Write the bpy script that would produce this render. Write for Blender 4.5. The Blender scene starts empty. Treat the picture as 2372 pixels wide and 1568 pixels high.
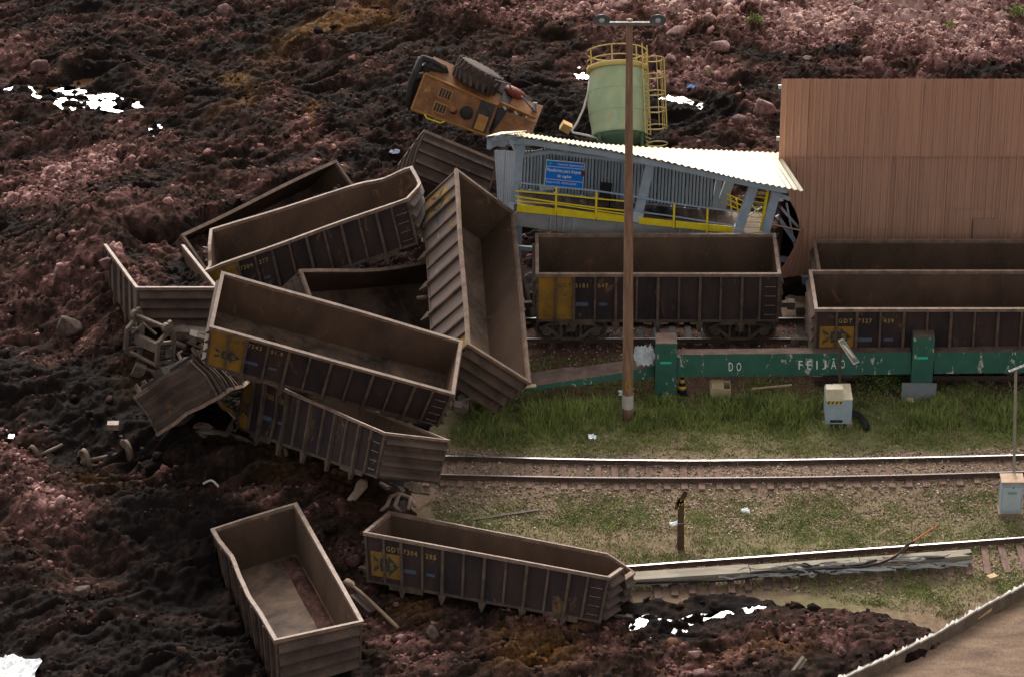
import bpy, math, random
import numpy as np
from mathutils import Vector, Matrix

# ------------------------------------------------------------------ camera, sky, sun, exposure
SC = bpy.context.scene
COL = SC.collection
PITCH = math.radians(28.5); DIST = 140.0; FPX = 62.0 * DIST      # photo measured on a 2372 px wide sheet
CAM = np.array([0.0, -DIST * math.cos(PITCH), DIST * math.sin(PITCH)])
FW = np.array([0.0, math.cos(PITCH), -math.sin(PITCH)])
UP = np.array([0.0, math.sin(PITCH), math.cos(PITCH)])
cd = bpy.data.cameras.new("camera"); cam = bpy.data.objects.new("camera", cd); COL.objects.link(cam)
cam.location = CAM; cam.rotation_euler = (math.pi / 2 - PITCH, 0, 0)
cd.sensor_width = 36.0; cd.lens = 36.0 * FPX / 2372.0; cd.clip_start = 1.0; cd.clip_end = 3000.0
SC.camera = cam

world = bpy.data.worlds.new("World"); SC.world = world; world.use_nodes = True
wn = world.node_tree; wn.nodes.clear()
wo = wn.nodes.new("ShaderNodeOutputWorld"); wb = wn.nodes.new("ShaderNodeBackground"); sky = wn.nodes.new("ShaderNodeTexSky")
SUN_EL, SUN_AZ = math.radians(31), math.radians(-4)            # hazy sun standing behind the scene
sky.sky_type = 'NISHITA'; sky.sun_disc = False; sky.sun_elevation = SUN_EL; sky.sun_rotation = SUN_AZ
sky.air_density = 1.0; sky.dust_density = 6.0; sky.ozone_density = 1.0
wb.inputs[1].default_value = 0.15
hz = wn.nodes.new("ShaderNodeHueSaturation"); hz.inputs['Saturation'].default_value = 0.12     # thin high cloud whitens the sky
wn.links.new(sky.outputs[0], hz.inputs['Color']); wn.links.new(hz.outputs[0], wb.inputs[0]); wn.links.new(wb.outputs[0], wo.inputs[0])
sl = bpy.data.lights.new("sun", 'SUN'); sun = bpy.data.objects.new("sun", sl); COL.objects.link(sun)
sl.energy = 1.3; sl.angle = math.radians(17); sl.color = (1.0, 0.93, 0.83)
sd = Vector((math.sin(SUN_AZ) * math.cos(SUN_EL), math.cos(SUN_AZ) * math.cos(SUN_EL), math.sin(SUN_EL)))
sun.rotation_euler = sd.to_track_quat('Z', 'Y').to_euler()
SC.view_settings.view_transform = 'Standard'; SC.view_settings.look = 'None'
SC.view_settings.exposure = 0.85; SC.view_settings.gamma = 1.0; SC.view_settings.use_curve_mapping = False
SC.render.engine = 'CYCLES'

random.seed(7); RNG = np.random.default_rng(7)

# ------------------------------------------------------------------ helpers
def ray(u, v):
    return FW + np.array([1.0, 0, 0]) * ((u - 1186) / FPX) + UP * ((784 - v) / FPX)
def at(u, v, z=0.0):
    d = ray(u, v); return CAM + d * ((z - CAM[2]) / d[2])
def aty(u, v, y):
    d = ray(u, v); return CAM + d * ((y - CAM[1]) / d[1])
def sstep(a, b, x):
    t = np.clip((x - a) / (b - a), 0, 1); return t * t * (3 - 2 * t)

def h01(ix, iy, s):
    n = (ix.astype(np.int64) * 374761393 + iy.astype(np.int64) * 668265263 + s * 1442695041) & 0xFFFFFFFF
    n = ((n ^ (n >> 13)) * 1274126177) & 0xFFFFFFFF
    n = ((n ^ (n >> 16)) * 2246822519) & 0xFFFFFFFF
    return ((n ^ (n >> 15)) & 0xFFFFFF) / float(0xFFFFFF)
def vnoise(x, y, s=0):
    ix = np.floor(x); iy = np.floor(y); fx = x - ix; fy = y - iy
    fx = fx * fx * (3 - 2 * fx); fy = fy * fy * (3 - 2 * fy)
    a = h01(ix, iy, s); b = h01(ix + 1, iy, s); c = h01(ix, iy + 1, s); d = h01(ix + 1, iy + 1, s)
    return (a * (1 - fx) + b * fx) * (1 - fy) + (c * (1 - fx) + d * fx) * fy
def fbm(x, y, s=0, o=4, g=0.5):
    r = 0; a = 1; t = 0
    for k in range(o):
        r = r + a * vnoise(x * 2 ** k + 17.3 * k, y * 2 ** k - 9.1 * k, s + k); t += a; a *= g
    return r / t
def clods(x, y, size, keep, s):
    """rounded lumps scattered on a jittered grid: height 0..1 and a random value per lump"""
    X = x / size; Y = y / size; ix = np.floor(X); iy = np.floor(Y)
    best = np.zeros_like(X); idv = np.zeros_like(X)
    for dx in (-1, 0, 1):
        for dy in (-1, 0, 1):
            cx = ix + dx; cy = iy + dy
            k = h01(cx, cy, s) < keep
            px = cx + h01(cx, cy, s + 1); py = cy + h01(cx, cy, s + 2)
            r = 0.28 + 0.5 * h01(cx, cy, s + 3)
            an = h01(cx, cy, s + 5) * 3.14; ex = np.cos(an); ey = np.sin(an)
            ax = (X - px) * ex + (Y - py) * ey; ay = -(X - px) * ey + (Y - py) * ex
            d2 = (ax * ax + ay * ay * 1.9 + 0.35 * np.abs(ax * ay)) / (r * r)
            h = np.sqrt(np.clip(1 - d2, 0, 1)) * r * k
            m = h > best
            best = np.where(m, h, best); idv = np.where(m, h01(cx, cy, s + 4), idv)
    return best, idv

def mesh_np(name, V, Fq, mat, attrs=None, smooth=False):
    me = bpy.data.meshes.new(name); V = np.asarray(V, np.float32); Fq = np.asarray(Fq, np.int32)
    n = Fq.shape[1]
    me.vertices.add(len(V)); me.vertices.foreach_set("co", V.ravel())
    me.loops.add(Fq.size); me.loops.foreach_set("vertex_index", Fq.ravel())
    me.polygons.add(len(Fq)); me.polygons.foreach_set("loop_start", np.arange(0, Fq.size, n, dtype=np.int32))
    if smooth: me.polygons.foreach_set("use_smooth", np.ones(len(Fq), bool))
    for k, a in (attrs or {}).items():
        at_ = me.attributes.new(k, 'FLOAT', 'POINT'); at_.data.foreach_set("value", np.asarray(a, np.float32))
    me.update(calc_edges=True)
    if mat: me.materials.append(mat)
    ob = bpy.data.objects.new(name, me); COL.objects.link(ob); return ob

def tag(o, label=None, cat=None, group=None, kind=None):
    if label: o['label'] = label
    if cat: o['category'] = cat
    if group: o['group'] = group
    if kind: o['kind'] = kind
    return o
def thing(name, loc, label, cat, group=None):
    o = bpy.data.objects.new(name, None); COL.objects.link(o); o.location = tuple(loc)
    o.empty_display_size = 0.3
    return tag(o, label, cat, group)
def root_loc(p):
    while p is not None and p.parent is not None: p = p.parent
    return Vector(p.location) if p is not None else Vector((0, 0, 0))

class MB:
    def __init__(s): s.v = []; s.f = []
    def add(s, vs, fs):
        b = len(s.v); s.v += [tuple(float(c) for c in v) for v in vs]; s.f += [tuple(b + i for i in f) for f in fs]
        return s
    def hexa(s, c):      # c: 8 points 000,100,110,010,001,101,111,011
        return s.add(c, [(0, 3, 2, 1), (4, 5, 6, 7), (0, 1, 5, 4), (1, 2, 6, 5), (2, 3, 7, 6), (3, 0, 4, 7)])
    def box(s, c, d, R=None):
        c = Vector(c); R = R or Matrix.Identity(3); hx, hy, hz = d[0] / 2, d[1] / 2, d[2] / 2
        return s.hexa([c + R @ Vector(p) for p in ((-hx, -hy, -hz), (hx, -hy, -hz), (hx, hy, -hz), (-hx, hy, -hz), (-hx, -hy, hz), (hx, -hy, hz), (hx, hy, hz), (-hx, hy, hz))])
    def bar(s, a, b, w, h, up=(0, 0, 1)):   # rectangular bar from a to b
        a = Vector(a); b = Vector(b); x = (b - a); L = x.length; x.normalize()
        y = Vector(up).cross(x)
        if y.length < 1e-4: y = Vector((0, 1, 0)).cross(x)
        y.normalize(); z = x.cross(y)
        R = Matrix((x, y, z)).transposed()
        return s.box((a + b) / 2, (L, w, h), R)
    def tube(s, pts, r, n=8, cap=True):
        pts = [Vector(p) for p in pts]; m = len(pts); rs = r if isinstance(r, (list, tuple)) else [r] * m
        ref = None; rings = []
        for i, p in enumerate(pts):
            t = (pts[min(i + 1, m - 1)] - pts[max(i - 1, 0)]).normalized()
            if ref is None:
                ref = Vector((0, 0, 1)) if abs(t.z) < 0.9 else Vector((1, 0, 0))
            x = (ref - t * ref.dot(t)).normalized(); ref = x; y = t.cross(x)
            rings.append([p + (x * math.cos(2 * math.pi * k / n) + y * math.sin(2 * math.pi * k / n)) * rs[i] for k in range(n)])
        vs = [q for R_ in rings for q in R_]; fs = []
        for i in range(m - 1):
            for k in range(n):
                k2 = (k + 1) % n; fs.append((i * n + k, i * n + k2, (i + 1) * n + k2, (i + 1) * n + k))
        if cap: fs += [tuple(range(n - 1, -1, -1)), tuple((m - 1) * n + k for k in range(n))]
        return s.add(vs, fs)
    def ring(s, c, axis, R, r, n=24, k=6, a0=0, a1=2 * math.pi):
        ax = Vector(axis).normalized(); u = ax.cross(Vector((0.3, 0.1, 1))).normalized() if abs(ax.z) < .95 else Vector((1, 0, 0)); w = ax.cross(u)
        full = abs(a1 - a0 - 2 * math.pi) < 1e-3
        pts = [Vector(c) + (u * math.cos(a0 + (a1 - a0) * i / n) + w * math.sin(a0 + (a1 - a0) * i / n)) * R for i in range(n + 1)]
        return s.tube(pts, r, k, not full)
    def lathe(s, c, axis, prof, n=24):      # prof: (along axis, radius)
        ax = Vector(axis).normalized(); u = ax.cross(Vector((0.3, 0.1, 1))).normalized() if abs(ax.z) < .95 else Vector((1, 0, 0)); w = ax.cross(u)
        c = Vector(c); vs = []; fs = []
        for h, r in prof:
            for k in range(n):
                a = 2 * math.pi * k / n; vs.append(c + ax * h + (u * math.cos(a) + w * math.sin(a)) * r)
        for i in range(len(prof) - 1):
            for k in range(n):
                k2 = (k + 1) % n; fs.append((i * n + k, i * n + k2, (i + 1) * n + k2, (i + 1) * n + k))
        fs += [tuple(range(n - 1, -1, -1)), tuple((len(prof) - 1) * n + k for k in range(n))]
        return s.add(vs, fs)
    def sheet(s, g, th=0.0):          # g[i][j] grid of points, optional thickness vector th
        m = len(g); n = len(g[0]); vs = [p for r in g for p in r]
        fs = [(i * n + j, i * n + j + 1, (i + 1) * n + j + 1, (i + 1) * n + j) for i in range(m - 1) for j in range(n - 1)]
        if th != 0.0:
            t = Vector(th); N = len(vs); vs = vs + [Vector(p) + t for p in vs]
            fs += [tuple(N + q for q in reversed(f)) for f in fs[:]]
            for j in range(n - 1):
                fs.append((j, N + j, N + j + 1, j + 1)); b = (m - 1) * n; fs.append((b + j + 1, N + b + j + 1, N + b + j, b + j))
            for i in range(m - 1):
                a = i * n; b = (i + 1) * n; fs.append((b, N + b, N + a, a)); a += n - 1; b += n - 1; fs.append((a, N + a, N + b, b))
        return s.add(vs, fs)
    def build(s, name, mat, parent=None, smooth=False):
        me = bpy.data.meshes.new(name); o = root_loc(parent)
        me.from_pydata([(v[0] - o.x, v[1] - o.y, v[2] - o.z) for v in s.v], [], s.f)
        if smooth: me.polygons.foreach_set("use_smooth", [True] * len(me.polygons))
        me.materials.append(mat); me.update()
        ob = bpy.data.objects.new(name, me); COL.objects.link(ob)
        if parent is not None: ob.parent = parent
        return ob

def solo(mb, name, mat, label, cat, group=None, smooth=False):
    """a thing that is one mesh: origin moved to its foot"""
    V = np.array(mb.v); c = V.mean(0); c[2] = V[:, 2].min()
    ob = mb.build(name, mat, None, smooth); ob.data.transform(Matrix.Translation(-Vector(c))); ob.location = tuple(c)
    return tag(ob, label, cat, group)

TEXTS = {}
def text_geo(st, bold=0.0, sp=1.0):
    k = (st, bold, sp)
    if k in TEXTS: return TEXTS[k]
    cu = bpy.data.curves.new("t", 'FONT'); cu.body = st; cu.size = 1.0; cu.offset = bold; cu.space_character = sp; cu.resolution_u = 2
    o = bpy.data.objects.new("t", cu); COL.objects.link(o)
    bpy.context.view_layer.update()
    me = bpy.data.meshes.new_from_object(o.evaluated_get(bpy.context.evaluated_depsgraph_get()))
    V = np.array([v.co[:] for v in me.vertices]); Fc = [tuple(p.vertices) for p in me.polygons]
    bpy.data.objects.remove(o); bpy.data.curves.remove(cu); bpy.data.meshes.remove(me)
    V[:, 0] -= V[:, 0].min(); V[:, 1] -= V[:, 1].min(); W = V[:, 0].max(); Hh = V[:, 1].max()
    V[:, 0] /= W; V[:, 1] /= Hh
    TEXTS[k] = (V, Fc, W / Hh); return TEXTS[k]

# ------------------------------------------------------------------ materials
def mat_new(name):
    m = bpy.data.materials.new(name); m.use_nodes = True; nt = m.node_tree
    b = nt.nodes["Principled BSDF"]; return m, nt, b
def rgb(c): return (c[0], c[1], c[2], 1)
def N(nt, t, **kw):
    n = nt.nodes.new(t)
    for k, v in kw.items(): setattr(n, k, v)
    return n
def noise_n(nt, scale, detail=6, rough=0.6, vec=None, dist=0.0):
    n = N(nt, "ShaderNodeTexNoise"); n.inputs['Scale'].default_value = scale; n.inputs['Detail'].default_value = detail
    n.inputs['Roughness'].default_value = rough; n.inputs['Distortion'].default_value = dist
    if vec is not None: nt.links.new(vec, n.inputs['Vector'])
    return n.outputs[0]
def ramp_n(nt, fac, stops):
    r = N(nt, "ShaderNodeValToRGB"); e = r.color_ramp.elements
    while len(e) < len(stops): e.new(0.5)
    for i, (p, c) in enumerate(stops):
        e[i].position = p; e[i].color = rgb(c) if not isinstance(c, float) else (c, c, c, 1)
    nt.links.new(fac, r.inputs[0]); return r.outputs[0]
def mix_n(nt, fac, a, b, mode='MIX'):
    m = N(nt, "ShaderNodeMix", data_type='RGBA', blend_type=mode)
    for i, x in ((0, fac), (6, a), (7, b)):
        if hasattr(x, 'is_output') or hasattr(x, 'links'): nt.links.new(x, m.inputs[i])
        elif i == 0: m.inputs[0].default_value = x
        else: m.inputs[i].default_value = rgb(x)
    return m.outputs[2]
def math_n(nt, op, a, b=0.0, c=0.0):
    m = N(nt, "ShaderNodeMath", operation=op)
    for i, x in enumerate((a, b, c)):
        if hasattr(x, 'links'): nt.links.new(x, m.inputs[i])
        else: m.inputs[i].default_value = x
    return m.outputs[0]
def bump_n(nt, b, h, strength, dist):
    n = N(nt, "ShaderNodeBump"); n.inputs['Strength'].default_value = strength; n.inputs['Distance'].default_value = dist
    nt.links.new(h, n.inputs['Height']); nt.links.new(n.outputs[0], b.inputs['Normal'])
def objvec(nt, sc=(1, 1, 1)):
    t = N(nt, "ShaderNodeTexCoord"); mp = N(nt, "ShaderNodeMapping"); mp.inputs['Scale'].default_value = sc
    nt.links.new(t.outputs['Object'], mp.inputs['Vector']); return mp.outputs[0]
def weathered(name, base, dirt, rough=0.75, scale=1.2, amt=0.55, fine=14, metallic=0.0, spots=None, streak=(1, 1, 1), spec=0.12, bump=0.15):
    m, nt, b = mat_new(name); v = objvec(nt, streak)
    n1 = noise_n(nt, scale, 8, 0.62, v, 0.4); n2 = noise_n(nt, fine, 5, 0.6, v)
    f = math_n(nt, 'ADD', math_n(nt, 'MULTIPLY', n1, 0.75), math_n(nt, 'MULTIPLY', n2, 0.25))
    lo = 0.5 - 0.28 * amt; c = ramp_n(nt, f, [(max(0, 0.52 - 0.16), base), (0.52 + 0.16, dirt)])
    if spots is not None:
        n3 = noise_n(nt, scale * 2.3, 6, 0.7, v, 0.8)
        c = mix_n(nt, ramp_n(nt, n3, [(0.60, 0.0), (0.68, 1.0)]), c, spots)
    nt.links.new(c, b.inputs['Base Color'])
    rr = ramp_n(nt, n2, [(0.3, max(0.05, rough - 0.12)), (0.7, min(1.0, rough + 0.12))]); nt.links.new(rr, b.inputs['Roughness'])
    b.inputs['Metallic'].default_value = metallic; b.inputs['Specular IOR Level'].default_value = spec
    bump_n(nt, b, f, bump, 0.02)
    return m
M = {}
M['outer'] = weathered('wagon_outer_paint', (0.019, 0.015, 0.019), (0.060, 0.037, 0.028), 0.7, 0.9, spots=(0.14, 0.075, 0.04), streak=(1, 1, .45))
M['outer_lit'] = weathered('wagon_outer_lit', (0.12, 0.088, 0.075), (0.20, 0.142, 0.115), 0.8, 0.9, streak=(1, 1, .5))  # paler copy of the outer paint, light put into the colour of lit sides
M['inner'] = weathered('wagon_inner_rust', (0.062, 0.040, 0.029), (0.130, 0.078, 0.050), 0.75, 0.7, spots=(0.2, 0.10, 0.055), streak=(1, 1, .5))
M['floor'] = weathered('wagon_floor_ore', (0.030, 0.023, 0.020), (0.21, 0.135, 0.092), 0.8, 0.7, fine=5, spots=(0.16, 0.075, 0.04))
M['rim'] = weathered('wagon_rim_dusty_steel', (0.105, 0.068, 0.048), (0.28, 0.178, 0.122), 0.65, 2.6, spec=0.3)
M['rib'] = weathered('wagon_rib_steel', (0.055, 0.038, 0.030), (0.15, 0.10, 0.072), 0.7, 2.0)
M['end'] = weathered('wagon_end_steel', (0.048, 0.033, 0.028), (0.125, 0.082, 0.060), 0.7, 1.1, spots=(0.17, 0.09, 0.05))
M['yellow'] = weathered('wagon_yellow_paint', (0.30, 0.155, 0.025), (0.15, 0.078, 0.025), 0.6, 1.6, spots=(0.08, 0.045, 0.03))
M['letter'] = weathered('ochre_lettering', (0.42, 0.26, 0.06), (0.20, 0.12, 0.05), 0.7, 6)
M['logo'] = weathered('dark_green_logo_paint', (0.035, 0.045, 0.04), (0.06, 0.06, 0.045), 0.7, 6)
M['bluegrey'] = weathered('faded_blue_marking', (0.06, 0.085, 0.14), (0.09, 0.09, 0.10), 0.7, 4)
M['greymark'] = weathered('faded_grey_marking', (0.22, 0.22, 0.22), (0.12, 0.11, 0.10), 0.7, 4)
M['bogie'] = weathered('bogie_cast_steel', (0.075, 0.056, 0.045), (0.19, 0.14, 0.105), 0.7, 3)
M['wheel'] = weathered('rusty_wheel_steel', (0.07, 0.045, 0.033), (0.17, 0.115, 0.08), 0.6, 3)
M['shadow'] = weathered('underframe_steel_shaded_sleeper', (0.03, 0.026, 0.024), (0.07, 0.055, 0.045), 0.8, 2)  # also on the rear sleepers, where its dark colour stands in for shade

# where the derailed wagons ended up: rim and floor corners in metres
WAG = {"W4": [[0.586, -6.142, 1.58], [-0.653, -5.925, 0.187], [-1.541, -6.723, 3.425], [-2.768, -6.467, 2.102], [0.016, 3.445, 3.521], [-1.201, 3.703, 2.202], [-2.08, 2.94, 5.504], [-3.309, 3.16, 4.117]], "W5": [[-10.4, -8.7, 5.167], [-10.684, -8.358, 3.49], [-10.193, -5.734, 5.679], [-10.56, -5.382, 4.02], [-2.096, -8.93, 2.67], [-2.646, -8.507, 1.141], [-1.857, -6.006, 3.104], [-2.332, -5.598, 1.547]], "W6": [[-11.319, 0.655, 2.549], [-11.02, 0.611, 0.897], [-11.377, 3.77, 2.573], [-10.963, 3.664, 0.806], [-3.899, 0.286, 5.634], [-3.522, 0.182, 3.872], [-3.75, 3.278, 5.43], [-3.443, 3.234, 3.779]], "W7": [[-11.359, 0.542, 1.523], [-12.453, 1.23, 0.068], [-12.757, 1.718, 3.178], [-13.842, 2.402, 1.716], [-5.607, 8.534, 0.995], [-6.682, 9.214, -0.474], [-6.939, 9.682, 2.6], [-8.056, 10.379, 1.163]], "W8": [[-6.605, -6.159, 3.292], [-7.68, -5.331, 1.836], [-7.544, -4.196, 5.017], [-8.504, -3.34, 3.615], [0.832, -0.73, 1.07], [-0.119, 0.125, -0.336], [0.145, 1.286, 2.893], [-0.938, 2.115, 1.439]], "W9": [[-0.605, 8.54, 3.191], [-1.107, 7.349, 1.812], [-3.372, 8.766, 4.365], [-3.865, 7.576, 2.988], [-2.356, 16.254, -2.714], [-2.854, 15.065, -4.091], [-5.114, 16.479, -1.541], [-5.615, 15.291, -2.916]], "W10": [[-10.978, -0.075, 2.153], [-11.028, -0.264, 0.563], [-13.781, -1.046, 2.664], [-13.808, -1.221, 1.098], [-14.313, 9.098, 1.08], [-14.353, 8.916, -0.498], [-17.1, 8.136, 1.608], [-17.144, 7.951, 0.026]], "W12": [[-9.391, -6.953, 2.383], [-9.694, -7.739, 0.577], [-7.341, -5.783, 1.238], [-7.653, -6.411, -0.275], [-4.27, -14.509, 4.283], [-4.564, -15.064, 2.903], [-2.206, -13.263, 3.279], [-2.545, -13.813, 1.908]], "W13": [[-4.769, -23.654, 2.702], [-4.837, -23.766, 1.072], [-7.382, -24.411, 2.501], [-7.336, -24.613, 0.703], [-7.331, -14.539, 1.493], [-7.292, -14.743, -0.309], [-10.026, -15.429, 1.047], [-9.788, -15.592, -0.68]], "W14": [[-4.807, -17.618, 2.268], [-4.733, -18.096, 0.724], [-4.087, -14.892, 1.399], [-4.064, -15.373, -0.151], [3.099, -20.234, 2.186], [2.827, -20.646, 0.762], [4.014, -17.57, 1.201], [3.791, -17.988, -0.233]], "W11": [[-12.198, -10.547, 2.052], [-13.074, -9.865, 3.127], [-10.084, -10.524, 3.463], [-11.103, -9.852, 4.52], [-11.062, -6.1, 0.329], [-12.011, -5.418, 1.403], [-9.017, -6.078, 1.739], [-9.967, -5.391, 2.822]]}
def pull(k, t):   # slide a wagon along its sight line (metres, + = towards the camera)
    c = np.mean([q for q in WAG[k]], 0); f = 1 - t / np.linalg.norm(c - CAM); WAG[k] = [tuple(CAM + (np.array(q) - CAM) * f) for q in WAG[k]]
pull('W8', -2.2); pull('W4', .9); pull('W5', 2.1); pull('W7', -2.6); pull('W10', 1.1)

# ------------------------------------------------------------------ ground materials
def ground_mat():
    m, nt, b = mat_new('grassy_dirt'); v = objvec(nt)
    n1 = noise_n(nt, 0.22, 8, 0.65, v, 0.5); n2 = noise_n(nt, 3.5, 6, 0.7, v); n3 = noise_n(nt, 22, 4, 0.7, v)
    dirt = ramp_n(nt, n2, [(0.30, (0.10, 0.062, 0.038)), (0.52, (0.20, 0.13, 0.082)), (0.72, (0.32, 0.22, 0.15))])
    green = ramp_n(nt, n3, [(0.3, (0.070, 0.082, 0.028)), (0.7, (0.185, 0.20, 0.072))])
    f = math_n(nt, 'ADD', math_n(nt, 'MULTIPLY', n1, 0.6), math_n(nt, 'MULTIPLY', n2, 0.4))
    at_ = N(nt, "ShaderNodeAttribute", attribute_name='green')
    f2 = math_n(nt, 'ADD', f, math_n(nt, 'MULTIPLY', math_n(nt, 'SUBTRACT', at_.outputs[2], 0.42), 0.42))
    c = mix_n(nt, ramp_n(nt, f2, [(0.36, 0.0), (0.66, .85)]), dirt, green)
    gr = N(nt, "ShaderNodeAttribute", attribute_name='gravel')
    grav = ramp_n(nt, n3, [(0.25, (0.075, 0.048, 0.033)), (0.5, (0.22, 0.145, 0.098)), (0.75, (0.42, 0.30, 0.21))])
    c = mix_n(nt, gr.outputs[2], c, grav)
    rd = N(nt, "ShaderNodeAttribute", attribute_name='red')
    c = mix_n(nt, rd.outputs[2], c, ramp_n(nt, n2, [(0.3, (0.06, 0.030, 0.022)), (0.7, (0.15, 0.075, 0.055))]))
    nt.links.new(c, b.inputs['Base Color']); b.inputs['Roughness'].default_value = 0.95; b.inputs['Specular IOR Level'].default_value = 0.15
    bump_n(nt, b, n3, 0.6, 0.05); return m
def mud_mat(name='tailings_mud', k=1.0):
    m, nt, b = mat_new(name); v = objvec(nt)
    t = N(nt, "ShaderNodeAttribute", attribute_name='tone').outputs[2]
    o = N(nt, "ShaderNodeAttribute", attribute_name='ochre').outputs[2]
    n2 = noise_n(nt, 5.0, 8, 0.72, v, 0.3); n3 = noise_n(nt, 26, 5, 0.75, v)
    f = math_n(nt, 'ADD', t, math_n(nt, 'ADD', math_n(nt, 'MULTIPLY', math_n(nt, 'SUBTRACT', n2, 0.5), 0.85), math_n(nt, 'MULTIPLY', math_n(nt, 'SUBTRACT', n3, 0.5), 0.75)))
    c = ramp_n(nt, f, [(0.03, (0.011, 0.008, 0.007)), (0.24, (0.034, 0.020, 0.015)), (0.42, (0.085, 0.042, 0.035)), (0.60, (0.175, 0.086, 0.075)), (0.78, (0.35, 0.195, 0.172)), (1.0, (0.50, 0.33, 0.285))])
    c = mix_n(nt, math_n(nt, 'MULTIPLY', o, ramp_n(nt, n2, [(0.4, 0.15), (0.6, 1.0)])), c, (0.20, 0.095, 0.028))
    nt.links.new(c, b.inputs['Base Color'])
    r = ramp_n(nt, f, [(0.0, 0.62), (0.35, 0.85), (0.6, 1.0)]); nt.links.new(r, b.inputs['Roughness'])
    b.inputs['Specular IOR Level'].default_value = 0.012
    bump_n(nt, b, n3, 0.8, 0.04); return m
M['ground'] = ground_mat(); M['mud'] = mud_mat()
def water_mat(name, col, rough):
    m, nt, b = mat_new(name); v = objvec(nt); b.inputs['Base Color'].default_value = rgb(col)
    b.inputs['Roughness'].default_value = rough; b.inputs['IOR'].default_value = 1.33; b.inputs['Specular IOR Level'].default_value = 1.0
    bump_n(nt, b, noise_n(nt, 5, 3, 0.5, v), 0.06, 0.02); return m
M['water'] = water_mat('puddle_water', (0.10, 0.055, 0.03), 0.04)
M['orange_water'] = water_mat('rusty_puddle_water', (0.26, 0.11, 0.04), 0.06)

# ------------------------------------------------------------------ where mud lies and where the yard is clean
CLEAN = np.array([at(u, v)[:2] for u, v in [(1236, 745), (1800, 740), (1845, 700), (3200, 700), (3400, 1900), (1900, 1900), (1950, 1610), (2060, 1575), (2165, 1535), (2215, 1490), (2175, 1440), (2000, 1408),
    (1850, 1382), (1650, 1367), (1470, 1376), (1425, 1392), (1200, 1305), (1000, 1235), (985, 1160), (1005, 1110), (985, 1050), (1030, 1005), (1060, 945), (1120, 915), (1200, 880), (1215, 790)]])
def sdist(x, y, P):
    """signed distance to polygon, + inside"""
    d = np.full(x.shape, 1e9); ins = np.zeros(x.shape, bool); n = len(P)
    for i in range(n):
        a = P[i]; b = P[(i + 1) % n]; e = b - a; wx = x - a[0]; wy = y - a[1]
        t = np.clip((wx * e[0] + wy * e[1]) / (e @ e), 0, 1)
        d = np.minimum(d, (wx - e[0] * t) ** 2 + (wy - e[1] * t) ** 2)
        c = ((a[1] <= y) & (b[1] > y)) | ((b[1] <= y) & (a[1] > y))
        xi = a[0] + (y - a[1]) / np.where(abs(e[1]) < 1e-9, 1e-9, e[1]) * e[0]
        ins ^= c & (x < xi)
    return np.where(ins, 1, -1) * np.sqrt(d)
def blobs(x, y, L, warp=0.9):
    wx = x + (fbm(x * .35, y * .35, 51, 3) - .5) * 3.2 * warp; wy = y + (fbm(x * .35, y * .35, 61, 3) - .5) * 4.0 * warp
    r = np.zeros_like(x)
    for u, v, ru, rv, rot, amp in L:
        c = at(u, v, .5); ca, sa = math.cos(math.radians(rot)), math.sin(math.radians(rot))
        du = (wx - c[0]) * 60; dv = -(wy - c[1]) * 60 * .477
        a = du * ca + dv * sa; b = -du * sa + dv * ca
        q = (a / ru) ** 2 + (b / rv) ** 2
        r = r + amp * np.exp(-q * 0.8)
    return r
PINK = [(1800, 10, 800, 125, 2, 1.0), (2200, 60, 300, 90, 0, .3), (1600, 190, 260, 70, 10, .55), (2150, 110, 350, 80, 0, .45), (1740, 290, 70, 70, 20, .7), (1330, 60, 120, 50, 0, .4),
        (150, 400, 220, 60, -12, .50), (60, 455, 110, 40, -25, .4), (230, 320, 250, 60, 8, .32), (40, 110, 60, 90, 0, .35), (700, 310, 110, 45, 15, .40),
        (820, 150, 110, 50, 10, .22), (360, 60, 160, 50, 0, .15), (200, 600, 150, 110, -30, .40), (80, 700, 100, 60, 0, .3), (280, 500, 130, 60, 0, .2), (205, 780, 60, 60, 20, .42), (120, 830, 120, 40, 0, .15),
        (60, 1050, 60, 90, -20, .45), (125, 1180, 100, 60, 35, .60), (210, 1290, 70, 40, 0, .35), (40, 1270, 60, 60, 0, .2), (420, 1105, 60, 28, 5, .5), (560, 1130, 50, 35, 0, .4),
        (310, 1385, 70, 30, 30, .5), (860, 1450, 80, 60, 20, .32), (1000, 1500, 120, 60, 20, .30), (1500, 1535, 160, 40, 0, .40), (1750, 1480, 200, 60, 0, .30), (2030, 1470, 140, 50, 10, .22),
        (1330, 1440, 110, 40, 0, .3), (820, 1290, 50, 40, 0, .25), (960, 110, 60, 40, 0, .15), (600, 420, 200, 60, -25, .18), (750, 230, 220, 60, 0, .18), (350, 640, 60, 60, 0, .2), (700, 1150, 60, 30, 0, .2)]
DARK = [(1830, 140, 120, 28, 0, .75), (1960, 115, 60, 30, -30, .7), (1620, 270, 170, 45, 5, .75), (1750, 200, 90, 30, 0, .4), (1300, 95, 70, 25, 0, .6), (900, 250, 260, 90, 0, .22), (1000, 90, 300, 60, 8, .25),
        (700, 90, 200, 60, 0, .15), (250, 475, 130, 28, -18, .6), (60, 860, 220, 60, 0, .3), (200, 960, 180, 80, 0, .3), (420, 1250, 260, 120, 20, .25), (250, 1450, 350, 110, 10, .3),
        (650, 1000, 300, 80, 0, .25), (1230, 270, 70, 50, 0, .4), (2070, 1480, 60, 60, 0, .2), (1650, 1400, 220, 30, 5, .25), (950, 1390, 50, 30, 0, .1), (1480, 90, 50, 18, 0, .5), (2280, 170, 60, 20, 0, .35)]
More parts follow.
